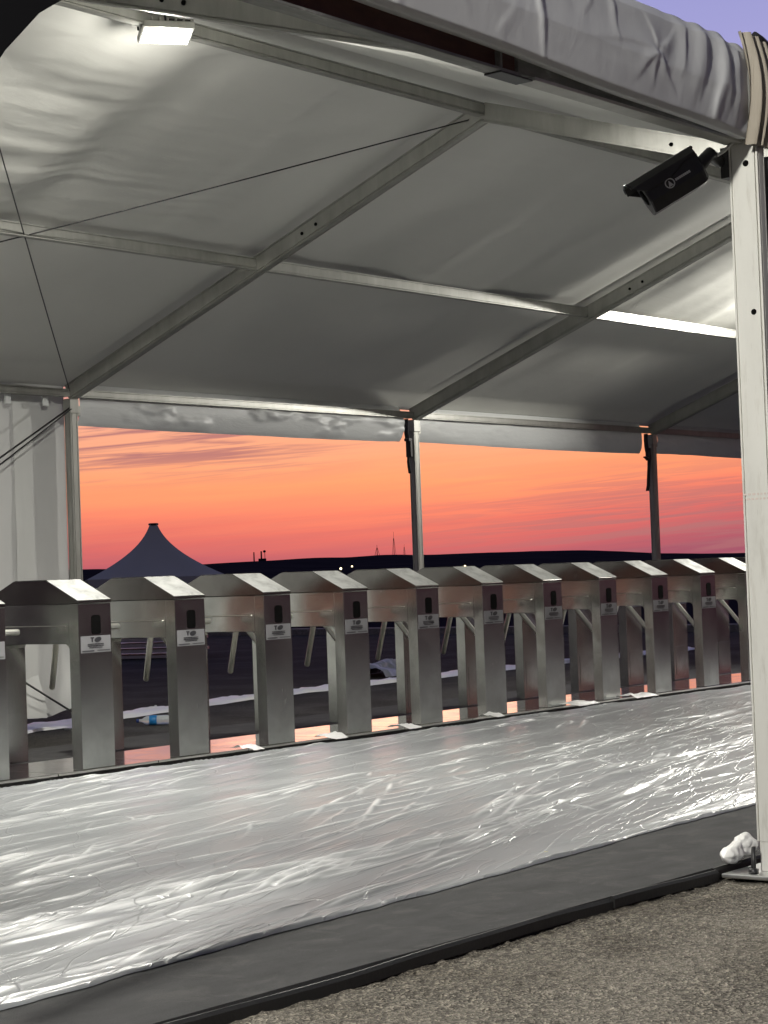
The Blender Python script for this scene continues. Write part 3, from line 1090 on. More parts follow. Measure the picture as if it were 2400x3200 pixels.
# roof skins: billowed, one per bay and slope
def roof_panel(xa, xb, far_side, seed):
    nxp, nyp = 120, 220
    u = np.linspace(0, 1, nxp)
    w_ = np.linspace(0, 1, nyp)
    U, Wv = np.meshgrid(u, w_)
    X_ = xa + (xb - xa) * U
    y0, y1 = (0.10, -WR) if far_side else (-2 * WR - 0.02, -WR)
    Y_ = y0 + (y1 - y0) * Wv
    zr = np.where(far_side, HE + SL * (-Y_), HR - SLN * (-Y_ - WR))
    edge = np.minimum(np.sin(np.pi * U), 1) ** 0.6
    sag = 0.055 * edge * np.sin(np.pi * Wv)
    # long soft folds running down the slope, between the rafters
    xw = X_ + 0.10 * vnoise(Y_ * 0.5, X_ * 0.3, seed + 2)
    sag = sag + edge * smooth01(0.0, 0.45, Wv) * smooth01(1.0, 0.90, Wv) * (0.055 * vnoise(xw * 1.5, Y_ * 0.22 + 3.3, 300) + 0.020 * vnoise(xw * 3.3, Y_ * 0.35, 301))
    # taut diagonal and cross creases
    sag = sag + edge * np.maximum(np.sin(np.pi * Wv), 0) ** 0.5 * (0.018 * fbm(X_ * 0.9 + Y_ * 0.5 + seed, Y_ * 0.7 - X_ * 0.25, seed, 3))
    cre = np.maximum(0, fbm(X_ * 1.4 + seed * 3, Y_ * 6 + X_ * 0.9, seed + 5, 3)) * smooth01(0.45, 0.9, Wv) * (1 if not far_side else 0.9)
    sag = sag + 0.012 * cre * edge * smooth01(1.0, 0.92, Wv)
    if far_side and xa < -BAY + 0.1 and xa > -BAY - 0.1:      # drawn-tight creases in the left bay
        cm = smooth01(0.42, 0.62, Wv) * smooth01(0.98, 0.8, Wv) * smooth01(0.15, 0.4, U) * smooth01(0.98, 0.75, U)
        q_ = Y_ + 0.10 * X_
        sag = sag + cm * (0.010 * np.maximum(0, fbm(X_ * 0.6, q_ * 7.0, 411, 2)) + 0.005 * fbm(X_ * 1.0, q_ * 16.0, 415, 2))
    hem = smooth01(0.06, 0.0, Wv) if far_side else 0 * Wv
    Z_ = zr + 0.014 - sag + 0.075 - 0.060 * hem
    return grid_object('roof_skin', X_, Y_, Z_, M['roof'], tent)


k = 0
for a, b_ in zip(frames[:-1], frames[1:]):
    roof_panel(a, b_, True, 100 + k)
    roof_panel(a, b_, False, 200 + k)
    k += 1

# near corner post, grooved, pale
PX, PY = -4.274, -8.261
npost = MB()
npp = profile(0.114, 0.052, 0.010, 0.010, 0.007)
npost.prism([(a, b_) for a, b_ in npp], (PX, PY, 0.125), (PX, PY, 2.70), (1, 0, 0))
npost = npost.build('post', M['alu_pale'], tent)


def hole(z, r=0.013, dy=0.0):
    return MB().tube([(PX - 0.0268, PY + dy, z), (PX - 0.022, PY + dy, z)], r, 10).build('bolt_hole', M['dark'], npost)


# cables
def cable(pts, r=0.0045, mat=None):
    return MB().tube(pts, r, 6).build('bracing_cable', mat or M['black'], tent)


def sagline(p0, p1, s_=0.0, n_=12):
    p0, p1 = Vector(p0), Vector(p1)
    return [p0.lerp(p1, i / n_) - Vector((0, 0, s_ * math.sin(math.pi * i / n_))) for i in range(n_ + 1)]


cable(sagline((-0.03, -WR + 0.10, HR - 0.10), (-BAY + 0.05, -0.1, HE - 0.02), 0.03))
cable(sagline((-0.05, -0.05, HE - 0.06), (-BAY + 0.05, -WR + 0.1, HR - 0.10), 0.02))
cable(sagline((-0.04, -0.03, HE - 0.19), (-BAY + 0.04, -0.03, 0.1), 0.01), 0.008)
cable(sagline((-0.04, -0.05, HE - 0.20), (-BAY + 0.04, -0.05, 0.02), 0.05), 0.006)
cable(sagline((-BAY + 0.04, -0.04, HE - 0.19), (-0.04, -0.04, 0.10), 0.01), 0.008)
# white tag on the roof cable
tagpt = Vector((-0.03, -WR + 0.10, HR - 0.10)).lerp(Vector((-BAY + 0.05, -0.1, HE - 0.02)), 0.70) - Vector((0, 0, 0.03))
wt = MB()
wt.box((tagpt.x - 0.028, tagpt.y - 0.006, tagpt.z - 0.055), (tagpt.x + 0.028, tagpt.y + 0.006, tagpt.z - 0.022), 0.004)
wt.box((tagpt.x - 0.006, tagpt.y - 0.004, tagpt.z - 0.024), (tagpt.x + 0.004, tagpt.y + 0.004, tagpt.z + 0.01))
tag(wt.build('cable_tag', M['white'], None), 'small white tag clipped on the bracing cable under the roof', 'tag')

# far valances (rolled side curtains): soft bulged strips hung outside the beam
def valance(xa, xb, za, zb, seed, puff):
    u = np.linspace(0, 1, 180)
    w_ = np.linspace(0, 1, 26)
    U, Wv = np.meshgrid(u, w_)
    X_ = xa + (xb - xa) * U
    zbot = zb + 0.012 * np.sin(U * 3.0 + seed) + 0.004 * fbm(U * 9, U * 0, seed, 3)
    th = Wv * math.pi * 1.15
    Z_ = za + (zbot - za) * (Wv)
    Y_ = 0.05 - 0.045 * np.sin(np.pi * Wv) ** 0.7 - puff * np.maximum(0, fbm(X_ * 2.2, Z_ * 7, seed + 3, 4)) * np.sin(np.pi * Wv)
    return grid_object('rolled_curtain', X_, Y_ + 0.0, Z_, M['valance'], tent)


valance(0.10, 4.235, 2.72, 2.388, 3, 0.07)
valance(4.475, 8.60, 2.72, 2.385, 9, 0.02)
valance(8.92, 13.1, 2.72, 2.375, 14, 0.03)
# pale roof hem showing between eave beam and skin
# white side wall in the left bay, hung from clips
u = np.linspace(0, 1, 150)
w_ = np.linspace(0, 1, 120)
U, Wv = np.meshgrid(u, w_)


def side_wall(xa, xb, yo, ztop, zbot_l, zbot_r, seed, amp):
    X_ = xa + (xb - xa) * U
    zb_ = zbot_l + (zbot_r - zbot_l) * U ** 3 + 0.015 * np.sin(X_ * 7) + 0.012 * fbm(X_ * 3, X_ * 0, seed, 3)
    Z_ = ztop + (zb_ - ztop) * Wv
    Y_ = yo + amp * fbm(X_ * 1.6, Z_ * 0.5, seed, 3) + 0.03 * Wv ** 2 * fbm(X_ * 4, Z_ * 2, seed + 3, 3) - 0.10 * smooth01(0.84, 1.0, Wv) * smooth01(0.75, 1, U)
    return grid_object('side_wall', X_, Y_, Z_, M['wall'], tent)


side_wall(-4.34, -0.34, 0.10, 2.72, 0.10, 0.12, 3, 0.005)
side_wall(-0.52, 0.01, 0.093, 2.72, 0.11, 0.20, 13, 0.004)
for cx_ in (-0.62, -0.24, -1.3, -2.0):
    MB().box((cx_ - 0.03, 0.02, 2.53), (cx_ + 0.03, 0.035, 2.61), 0.004).build('clip', M['valance'], tent)

# near fascia: rolled curtain bulging over the eave
u = np.linspace(0, 1, 700)
u = 1 - (1 - u) ** 1.8
w_ = np.linspace(0, 1, 90)
U, Wv = np.meshgrid(u, w_)
X_ = -13.5 + (-4.355 + 13.5) * U
dr = smooth01(-5.1, -4.45, X_)
zt_ = 2.985 + 0.004 * np.sin(X_ * 2.0) + 0.006 * dr * np.sin(X_ * 44) - 0.02 * smooth01(-4.6, -4.36, X_)
zb_ = 2.630 - 0.030 * (X_ + 4.4) + 0.003 * np.sin(X_ * 5.1)
prof_y = np.interp(Wv, [0, 0.05, 0.12, 0.25, 0.6, 0.85, 0.93, 1.0], [0.07, 0.02, -0.012, -0.034, -0.045, -0.032, -0.016, 0.016])
prof_z = np.interp(Wv, [0, 0.05, 0.12, 0.25, 0.6, 0.85, 0.93, 1.0], [1.03, 1.01, 0.985, 0.88, 0.42, 0.05, 0.0, 0.012])
Z_ = zb_ + (zt_ - zb_) * prof_z
mid = np.sin(np.pi * np.clip((Wv - 0.06) / 0.88, 0, 1)) ** 0.7


def sharp(n_, w_):
    return np.maximum(0, 1 - np.abs(n_) / w_)


fold = dr * 0.014 * fbm((X_ - 0.35 * (Z_ - 2.8)) * 9, Z_ * 1.8, 8, 2)
crk = np.zeros_like(X_)


def pull(x0, z0, x1, z1, amp, w):
    """a straight pulled crease from a tension point, fading along its length"""
    global crk
    ln = math.hypot(x1 - x0, z1 - z0)
    ux, uz = (x1 - x0) / ln, (z1 - z0) / ln
    al = ((X_ - x0) * ux + (Z_ - z0) * uz) / ln
    ds = (X_ - x0) * -uz + (Z_ - z0) * ux + 0.006 * np.sin(al * 7 + x0 * 9)
    tap = np.clip(al / 0.12, 0, 1) * np.clip((1 - al) / 0.7, 0, 1)
    crk = crk + (0.6 if x0 < -4.8 else 0.85) * amp * tap * np.where(ds > 0, np.exp(-(ds / w) ** 2), np.exp(-(ds / (w * 3)) ** 2))


for q in ((-4.98, 2.83, -5.16, 2.70, .008, .010), (-4.98, 2.83, -5.04, 2.68, .007, .009), (-4.98, 2.83, -4.86, 2.67, .008, .010), (-4.98, 2.83, -4.80, 2.95, .006, .010),
          (-4.98, 2.83, -5.06, 2.98, .006, .010), (-4.98, 2.84, -5.52, 2.80, .004, .010), (-5.26, 2.97, -5.22, 2.80, .007, .009), (-5.36, 2.96, -5.44, 2.84, .005, .010),
          (-5.66, 2.98, -5.655, 2.70, .007, .008), (-6.22, 2.98, -6.02, 2.72, .006, .009), (-4.66, 2.97, -4.72, 2.68, .014, .020), (-4.56, 2.97, -4.50, 2.66, .016, .020),
          (-4.78, 2.96, -4.86, 2.72, .009, .016), (-4.46, 2.96, -4.44, 2.66, .014, .018), (-4.62, 2.64, -4.55, 2.88, .010, .016), (-7.1, 2.97, -7.0, 2.74, .006, .012), (-5.9, 2.70, -5.78, 2.86, .004, .012)):
    pull(*q)
seam = 0.004 * sharp((X_ + 5.67) + 0.02 * np.sin(Z_ * 9), 0.02) + 0.004 * sharp((X_ + 6.35) - 0.25 * (Z_ - 2.8), 0.02)
fold = fold + crk + seam + 0.006 * fbm(X_ * 1.6, Z_ * 2.5, 18, 4)
Y_ = -8.29 + prof_y - fold * mid
fascia = grid_object('rolled_curtain', X_, Y_, Z_, M['fascia'], tent)
fascia['label'] = 'grey rolled fabric band wrapped over the near eave'
# gathered end strips turning the corner
u = np.linspace(0, 1, 120)
w_ = np.linspace(0, 1, 40)
U, Wv = np.meshgrid(u, w_)
X_ = -4.42 + 0.33 * U + 0.05 * Wv * (1 - U)
ztp = 3.0 - 0.09 * U ** 1.5
Z_ = ztp + (2.606 - ztp) * Wv
Y_ = -8.325 - 0.040 * np.sin(np.pi * np.clip(Wv * 0.9 + 0.1, 0, 1)) + 0.018 * np.sin(U * 44 + 1.5 * Wv) - 0.03 * U
end = grid_object('gathered_flap', X_, Y_, Z_, M['tan'], tent)
end['label'] = 'gathered fabric at the corner of the eave, warm light put into its colour'
MB().tube([(-4.335, -8.345, 3.000), (-4.295, -8.35, 2.990), (-4.235, -8.355, 2.968)], 0.012, 8).build('strap', M['black'], tent)

for z_ in (2.555, 2.018):
    hole(z_, 0.012 if z_ > 2.3 else 0.011, -0.010 if z_ > 2.3 else -0.018)

# base of the near post: plate, bracket, bolts
bp = MB().box((PX - 0.13, PY - 0.13, 0.004), (PX + 0.19, PY + 0.15, 0.018), 0.003).build('base_plate', M['zinc'], npost)
mb = MB()
mb.box((PX - 0.021, PY - 0.050, 0.0185), (PX - 0.015, PY + 0.050, 0.124), 0.001)
mb.box((PX + 0.015, PY - 0.050, 0.0185), (PX + 0.021, PY + 0.050, 0.124), 0.002)
mb.build('base_bracket', M['alu_pale'], npost)
MB().tube([(PX - 0.075, PY - 0.085, 0.018), (PX - 0.075, PY - 0.085, 0.075)], 0.012, 8).build('bolt', M['zinc'], npost)
MB().lathe([(0.019, 0), (0.019, 0.018), (0.012, 0.019)], (PX - 0.075, PY - 0.085, 0.0185), 6).build('nut', M['zinc'], npost)
MB().tube([(PX - 0.03, PY - 0.05, 0.105), (PX - 0.045, PY - 0.075, 0.105), (PX - 0.05, PY - 0.095, 0.08), (PX - 0.045, PY - 0.10, 0.05)], 0.009, 8).build('hook', M['black'], npost)
# faint red stamp on the post
pm = MB()
for rowz in (1.362, 1.345):
    x = -0.055
    rr_ = random.Random(int(rowz * 1000))
    while x < 0.06:
        e_ = x + rr_.uniform(0.006, 0.014)
        pm.box((PX - 0.0268, PY - e_, rowz), (PX - 0.0262, PY - x, rowz + 0.007))
        x = e_ + 0.006
pm.build('stamp', M['red_ink'], npost)

stake = MB()
stake.tube([(PX - 0.085, PY + 0.045, 0.0), (PX - 0.083, PY + 0.043, 0.115)], 0.0085, 10)
stake.lathe([(0.018, 0), (0.018, 0.018), (0.010, 0.019)], (PX - 0.085, PY + 0.045, 0.018), 6)
tag(stake.build('ground_stake', M['black']), 'dark upright stake with a hex nut through the post base plate', 'stake')

# white cloth bundle behind the post foot
uu = np.linspace(0, 2 * np.pi, 48)
tt = np.linspace(0, 1, 70)
UU, TT = np.meshgrid(uu, tt)
rad = np.interp(TT, [0, 0.03, 0.10, 0.22, 0.34, 0.45, 0.58, 0.72, 0.88, 1.0], [0.0, 0.010, 0.026, 0.036, 0.036, 0.031, 0.042, 0.048, 0.036, 0.0])
cz_ = np.interp(TT, [0, 0.3, 0.5, 0.75, 1.0], [0.080, 0.086, 0.098, 0.104, 0.08])
rad = rad * (1 + 0.08 * np.sin(UU * 3 + TT * 5) + 0.05 * np.sin(UU * 5 - TT * 9))
rad = rad + np.sin(np.pi * TT) * (0.006 * fbm(UU * 1.6 + 3 * TT, TT * 9, 19, 3) + 0.005 * sharp(vnoise(UU * 1.1 + 2.4 * TT, TT * 5 - UU * 0.4, 23), 0.25))
X_ = -4.355 + 0.27 * TT + 0.01 * np.sin(UU) * rad
Y_ = -8.095 + 0.02 * TT + rad * np.cos(UU)
Z_ = cz_ - 0.014 + rad * np.sin(UU) * 0.85
cl_ = grid_object('cloth_bundle', X_, Y_, Z_, M['white'])
tag(cl_, 'white cloth bundle tucked behind the foot of the near post', 'cloth')
yb = MB().lathe([(0.010, 0), (0.020, 0.006), (0.022, 0.018), (0.014, 0.03), (0.006, 0.034)], (PX - 0.005, PY - 0.112, 0.018), 12)
tag(yb.build('wing_nut', M['yellow']), 'small yellow cap on the post base plate', 'cap')

# black rolled curtain tied beside the near post, and the steel ring above it
mb = MB()
pts, rs = [], []
for i in range(40):
    z = 0.25 + (2.585 - 0.25) * i / 39
    pts.append((-4.135 + 0.005 * math.sin(z * 4), PY - 0.030, z))
    rs.append(0.085 + 0.006 * math.sin(z * 7) + 0.004 * math.sin(z * 17))
mb.tube(pts, rs, 18)
tag(mb.build('curtain_roll', M['blackcloth']), 'black rolled curtain standing against the pale near post', 'curtain')
bm = bmesh.new()
ring = MB()
rpts = [(-4.235 + 0.036 * math.cos(2 * math.pi * i / 24), PY - 0.125, 2.555 + 0.036 * math.sin(2 * math.pi * i / 24)) for i in range(25)]
ring.tube(rpts, 0.0055, 8)
tag(ring.build('steel_ring', M['steel_bright']), 'bright steel ring hanging under the eave corner', 'ring')
bm.free()

# dark flap hanging from the eave at the far left
flap = MB()
vs = []
fl = [(-8.6, 1.2), (-7.90, 2.12), (-7.735, 2.335), (-7.63, 2.44), (-7.535, 2.50), (-7.42, 2.605), (-8.6, 2.605)]
n_ = len(fl)
vs = [(x, YN - 0.045, z) for x, z in fl] + [(x, YN - 0.005, z) for x, z in fl]
flap.add(vs, [tuple(range(n_)), tuple(range(n_, 2 * n_))[::-1]] + [(i, (i + 1) % n_, n_ + (i + 1) % n_, n_ + i) for i in range(n_)])
tag(flap.build('tarpaulin_flap', M['tarp']), 'black tarpaulin flap drooping from the eave in the top left corner', 'tarpaulin')

# ------------------------------------------------------------------ straps at the far posts
def strap_thing(x, label, seed, stick):
    root = empty('ratchet_strap', (x, 0, 0), label, 'strap', 'straps at the far posts')
    y = 0.0
    mb = MB()
    xs = -0.095

    def ribbon(pts, w_, mat, name):
        r_ = MB()
        vs, fs = [], []
        for (px_, pz_) in pts:
            vs += [(px_, y - w_ / 2, pz_), (px_, y + w_ / 2, pz_), (px_ + 0.007, y + w_ / 2, pz_), (px_ + 0.007, y - w_ / 2, pz_)]
        for i in range(len(pts) - 1):
            for k in range(4):
                fs.append((i * 4 + k, i * 4 + (k + 1) % 4, (i + 1) * 4 + (k + 1) % 4, (i + 1) * 4 + k))
        fs += [(0, 1, 2, 3), tuple(len(vs) - 4 + k for k in range(4))]
        r_.add(vs, fs)
        return r_.build(name, mat, root)
    ribbon([(xs, 2.60), (xs - 0.006, 2.53), (xs, 2.46), (xs + 0.012, 2.40)], 0.05, M['blackcloth'], 'webbing')
    if not stick:
        ribbon([(xs + 0.03, 2.33), (xs + 0.02, 2.25), (xs + 0.012, 2.19), (xs + 0.02, 2.13), (xs + 0.03, 2.08)], 0.03, M['blackcloth'], 'strap_tail')
        b2 = MB()
        b2.box((-0.075, -0.03, 2.235), (-0.042, 0.03, 2.40), 0.006)
        b2.box((-0.095, -0.03, 2.388), (-0.042, 0.03, 2.415), 0.003)
        b2.build('ratchet', M['black'], root)
    else:
        ribbon([(-0.045, 2.32), (-0.055, 2.22), (-0.075, 2.10), (-0.085, 2.02), (-0.11, 1.955)], 0.04, M['blackcloth'], 'strap_tail')
        b2 = MB()
        b2.box((-0.072, -0.03, 2.30), (-0.042, 0.03, 2.44), 0.006)
        b2.tube([(-0.05, 0, 2.315), (-0.10, 0, 2.325), (-0.135, 0, 2.335), (-0.165, 0, 2.335)], [0.022, 0.018, 0.012, 0.005], 8)
        b2.build('ratchet', M['black'], root)
    return root


strap_thing(BAY - 0.02, 'black ratchet strap with a curled tail on the dark middle tent post', 1, False)
strap_thing(2 * BAY - 0.03, 'black strap with a sideways handle and long tail on the right far post', 2, True)

# ------------------------------------------------------------------ floodlights
def floodlight(loc, aim, label, power, group='floodlights along the ridge', size=(0.26, 0.19), roof_fill=0.0):
    root = empty('floodlight', loc, label, 'floodlight', group)
    d = (Vector(aim) - Vector(loc)).normalized()
    root.rotation_euler = d.to_track_quat('-Z', 'Y').to_euler()
    w_, h_ = size
    mb = MB()
    mb.box((-w_ / 2 - 0.012, -h_ / 2 - 0.012, 0.004), (w_ / 2 + 0.012, h_ / 2 + 0.012, 0.045), 0.006)
    for i in range(7):
        x = -w_ / 2 + w_ * i / 6
        mb.box((x - 0.003, -h_ / 2, 0.045), (x + 0.003, h_ / 2, 0.07))
    mb.build('housing', M['alu'], root)
    MB().box((-w_ / 2, -h_ / 2, 0.0), (w_ / 2, h_ / 2, 0.0035)).build('lens', M['led'], root)
    MB().tube([(-w_ / 2 - 0.02, 0, 0.03), (-w_ / 2 - 0.025, 0, 0.10), (w_ / 2 + 0.025, 0, 0.10), (w_ / 2 + 0.02, 0, 0.03)], 0.006, 6).build('bracket', M['black'], root)
    ld = bpy.data.lights.new('flood_lamp', 'AREA')
    ld.shape = 'RECTANGLE'
    ld.size, ld.size_y = w_, h_
    ld.energy = power
    ld.color = FLOOD_COL
    lo = bpy.data.objects.new('flood_lamp', ld)
    COL.objects.link(lo)
    lo.parent = root
    lo.location = (0, 0, -0.004)
    if roof_fill:
        MB().tube([(0.0, 0.02, 0.06), (0.02, 0.10, 0.10), (0.2, 0.16, 0.09), (0.5, 0.15, 0.085)], 0.006, 6).build('cable', M['black'], root)
    if roof_fill:      # added point light that brightens the roof around the lamp
        pd = bpy.data.lights.new('added_roof_light', 'POINT')
        pd.energy = roof_fill
        pd.color = FLOOD_COL
        pd.shadow_soft_size = 0.06
        po = bpy.data.objects.new('added_roof_light', pd)
        COL.objects.link(po)
        po.parent = root
        po.location = (0, 0, -0.075)
    return root


floodlight((-3.0, -4.12, 4.085), (-3.16, -4.34, 2.4), 'lit white floodlight hanging under the tent ridge at top left', FLOOD_NEAR_W, roof_fill=ROOF_FILL_W)
for xx, lab_ in ((-13.6, 'added unseen floodlight under the roof, far off to the left'), (7.6, 'added unseen floodlight under the roof, past the near post')):
    floodlight((xx, -3.35, 3.62), (xx - 1.35, -3.6, 2.75), lab_, FLOOD_W)  # unseen lamps added to rake the roof folds and light the floor
mast = empty('lamp_mast', (-12.2, -9.55, 0), 'steel lamp mast beside the tent, outside the picture', 'lamp mast')
MB().tube([(0, 0, 0), (0, 0, 4.45)], [0.05, 0.035], 12).build('pole', M['zinc'], mast)
MB().box((-0.2, -0.2, 0.0), (0.2, 0.2, 0.03), 0.004).build('foot', M['zinc'], mast)
floodlight((-12.1, -9.5, 4.5), (-4.6, -8.7, 0.6), 'floodlight on the lamp mast, outside the picture', MAST_W, None)

# ------------------------------------------------------------------ security camera
cctv = empty('security_camera', (0, 0, 0), 'black bullet security camera with sun hood bracketed to the near post', 'camera')
aim = Vector((-0.546, 0.700, -0.50)).normalized()
cpos = Vector((-4.440, -8.140, 2.545))
sidev = aim.cross(Vector((0, 0, 1))).normalized()      # camera's own right
upv = sidev.cross(aim)
cctv.matrix_world = Matrix(((aim.x, -sidev.x, upv.x, cpos.x), (aim.y, -sidev.y, upv.y, cpos.y), (aim.z, -sidev.z, upv.z, cpos.z), (0, 0, 0, 1)))
# local x forward, y to the camera's left, z up
oct_ = [(-0.056, 0.040), (-0.056, -0.034), (-0.032, -0.074), (0.032, -0.074), (0.056, -0.034), (0.056, 0.040), (0.032, 0.052), (-0.032, 0.052)]
mb = MB()
secs = [(-0.02, 0.80), (-0.012, 0.92), (0.0, 0.98), (0.02, 1.0), (0.205, 1.0), (0.210, 0.94)]
vs, fs = [], []
for x, s_ in secs:
    vs += [(x + (0.0 if s_ < 1 else 0), a * s_, b_ * s_) for a, b_ in oct_]
for i in range(len(secs) - 1):
    for k in range(8):
        fs.append((i * 8 + k, i * 8 + (k + 1) % 8, (i + 1) * 8 + (k + 1) % 8, (i + 1) * 8 + k))
fs += [tuple(range(8)), tuple(len(vs) - 8 + k for k in range(8))]
mb.add(vs, fs)
body = mb.build('housing', M['black'], cctv)
MB().lathe([(0.030, 0), (0.030, 0.004), (0.012, 0.006)], (0.209, 0, -0.004), 16, 'X').build('lens', M['dark'], cctv)
# hood: curved sheet with a drooping side
mb = MB()
hsec = [(-0.063, 0.018), (-0.064, 0.040), (-0.044, 0.065), (0.0, 0.072), (0.044, 0.065), (0.064, 0.040), (0.063, 0.018)]
xs_ = [-0.015, 0.03, 0.10, 0.15, 0.20, 0.243, 0.248]
vs, fs = [], []
for x in xs_:
    dropf = float(smooth01(0.0, 0.13, np.array(x))) * (1 - float(smooth01(0.19, 0.245, np.array(x))))
    for j, (a, b_) in enumerate(hsec):
        low = -0.012 * dropf if j in (0, 6) else 0
        lift = 0.026 if j in (0, 6) and x > 0.22 else (0.014 if j in (0, 6) and x < 0.05 else 0)
        vs.append((x, a, b_ + low + lift))
nh = len(hsec)
for x in xs_:
    dropf = float(smooth01(0.0, 0.13, np.array(x))) * (1 - float(smooth01(0.19, 0.245, np.array(x))))
    for j, (a, b_) in enumerate(hsec):
        low = -0.012 * dropf if j in (0, 6) else 0
        lift = 0.026 if j in (0, 6) and x > 0.22 else (0.014 if j in (0, 6) and x < 0.05 else 0)
        vs.append((x, a * 0.93, (b_ - 0.004) + low + lift))
no = nh * len(xs_)
for i in range(len(xs_) - 1):
    for j in range(nh - 1):
        q = (i * nh + j, i * nh + j + 1, (i + 1) * nh + j + 1, (i + 1) * nh + j)
        fs.append(q)
        fs.append(tuple(no + v_ for v_ in q)[::-1])
    for j in (0, nh - 1):
        fs.append((i * nh + j, (i + 1) * nh + j, no + (i + 1) * nh + j, no + i * nh + j))
for i in (0, len(xs_) - 1):
    for j in range(nh - 1):
        fs.append((i * nh + j, i * nh + j + 1, no + i * nh + j + 1, no + i * nh + j))
mb.add(vs, fs)
mb.tube([(0.247, -0.061, 0.050), (0.249, -0.043, 0.065), (0.250, 0, 0.071), (0.249, 0.043, 0.065), (0.247, 0.061, 0.050)], 0.005, 6)
mb.build('sun_hood', M['black'], cctv)
# emblem and name bar on the side that faces out (camera's left is +y; the seen side is chosen by sign below)
sgn = 1 if (-sidev).dot(CAM - cpos) > 0 else -1
em = MB()
ys = sgn * 0.0562
ye = sgn * 0.0585
rp_ = [(0.118 + 0.0165 * math.cos(2 * math.pi * i / 20), ye, -0.012 + 0.0165 * math.sin(2 * math.pi * i / 20)) for i in range(21)]
em.tube(rp_, 0.0022, 6)
tri = [(0.118 + 0.009, -0.023), (0.118 - 0.009, -0.023), (0.118, -0.002)]
vs = [(x, ys, z) for x, z in tri] + [(x, ye, z) for x, z in tri]
em.add(vs, [(0, 1, 2), (5, 4, 3), (0, 3, 4, 1), (1, 4, 5, 2), (2, 5, 3, 0)])
x = 0.095
for k in range(8):
    em.box((x - 0.0065, min(ys, ye), -0.016), (x, max(ys, ye), -0.0075))
    x -= 0.0078
em.build('emblem', M['pale_ink'], body)
# bracket: arm, joint, wall plate (kept in world axes through the inverse matrix)
inv = cctv.matrix_world.inverted()
W2 = lambda p_: inv @ Vector(p_)
joint = (-0.030, 0, -0.004)
pA = W2((PX - 0.02, PY + 0.085, 2.575))
MB().tube([(0.015, 0, -0.006), joint, (-0.07, 0, 0.010), tuple(pA.lerp(Vector(joint), 0.15))], [0.026, 0.026, 0.024, 0.021], 12).build('bracket_arm', M['black'], cctv)
c0 = Vector((PX, PY + 0.0945, 2.575))
pl = MB()
for sx_ in (0,):
    cs = [(c0.x - 0.024, c0.y - 0.036, c0.z - 0.06), (c0.x + 0.024, c0.y - 0.002, c0.z + 0.05)]
    lo_, hi_ = cs
    pts8 = [(lo_[0], lo_[1], lo_[2]), (hi_[0], lo_[1], lo_[2]), (hi_[0], hi_[1], lo_[2]), (lo_[0], hi_[1], lo_[2]), (lo_[0], lo_[1], hi_[2]), (hi_[0], lo_[1], hi_[2]), (hi_[0], hi_[1], hi_[2]), (lo_[0], hi_[1], hi_[2])]
    pl.add([W2(q) for q in pts8], [(3, 2, 1, 0), (4, 5, 6, 7), (0, 1, 5, 4), (1, 2, 6, 5), (2, 3, 7, 6), (3, 0, 4, 7)])
pl.build('mounting_plate', M['black'], cctv)
lead = [W2(q) for q in ((PX - 0.034, PY - 0.02, 2.665), (PX - 0.05, PY + 0.01, 2.645), (PX - 0.085, PY + 0.04, 2.600), (PX - 0.14, PY + 0.095, 2.555), (PX - 0.175, PY + 0.135, 2.53))]
MB().tube(lead, 0.006, 8).build('lead', M['zinc'], cctv)

# ------------------------------------------------------------------ things on the floor behind the turnstiles
def crumple_strip(name, path, w_, h_, seed, label, cat, mat):
    n_ = 160
    m_ = 16
    P_ = [Vector(q) for q in path]
    seglen = [0]
    for i in range(len(P_) - 1):
        seglen.append(seglen[-1] + (P_[i + 1] - P_[i]).length)
    tt = np.linspace(0, seglen[-1], n_)
    cx = np.interp(tt, seglen, [q.x for q in P_])
    cy_ = np.interp(tt, seglen, [q.y for q in P_])
    dx, dy = np.gradient(cx), np.gradient(cy_)
    ln = np.hypot(dx, dy)
    nxv, nyv = -dy / ln, dx / ln
    s = np.linspace(-1, 1, m_)
    T_, S_ = np.meshgrid(tt, s)
    wv = w_ * (1 + 0.25 * fbm(T_ * 1.4, T_ * 0, seed, 3))
    X_ = cx[None, :] + nxv[None, :] * S_ * wv + 0.05 * fbm(T_ * 5, S_ * 2, seed + 3, 3)
    Y_ = cy_[None, :] + nyv[None, :] * S_ * wv + 0.05 * fbm(T_ * 5, S_ * 2 + 9, seed + 4, 3)
    Z_ = 0.006 + h_ * np.sqrt(np.maximum(0, 1 - S_ ** 2)) * (0.75 + 0.5 * fbm(T_ * 3, S_ * 1.5, seed + 5, 4)) + 0.02 * np.maximum(0, fbm(T_ * 9, S_ * 4, seed + 6, 3)) * (1 - S_ ** 2)
    o = grid_object(name, X_, Y_, Z_, mat)
    return tag(o, label, cat)


crumple_strip('film_roll', [(-3.6, -0.75, 0), (-0.35, 0.28, 0), (1.0, 0.62, 0), (2.6, 1.00, 0), (4.2, 1.2, 0), (8.5, 1.45, 0), (12, 1.5, 0)], 0.16, 0.045, 5,
              'long rumpled roll of white plastic film lying behind the turnstiles', 'plastic roll', M['filmroll'])
crumple_strip('film_heap', [(6.2, 2.2, 0), (7.2, 2.45, 0)], 0.28, 0.16, 15, 'small heap of crumpled grey film beyond the white film roll', 'plastic heap', M['film'])

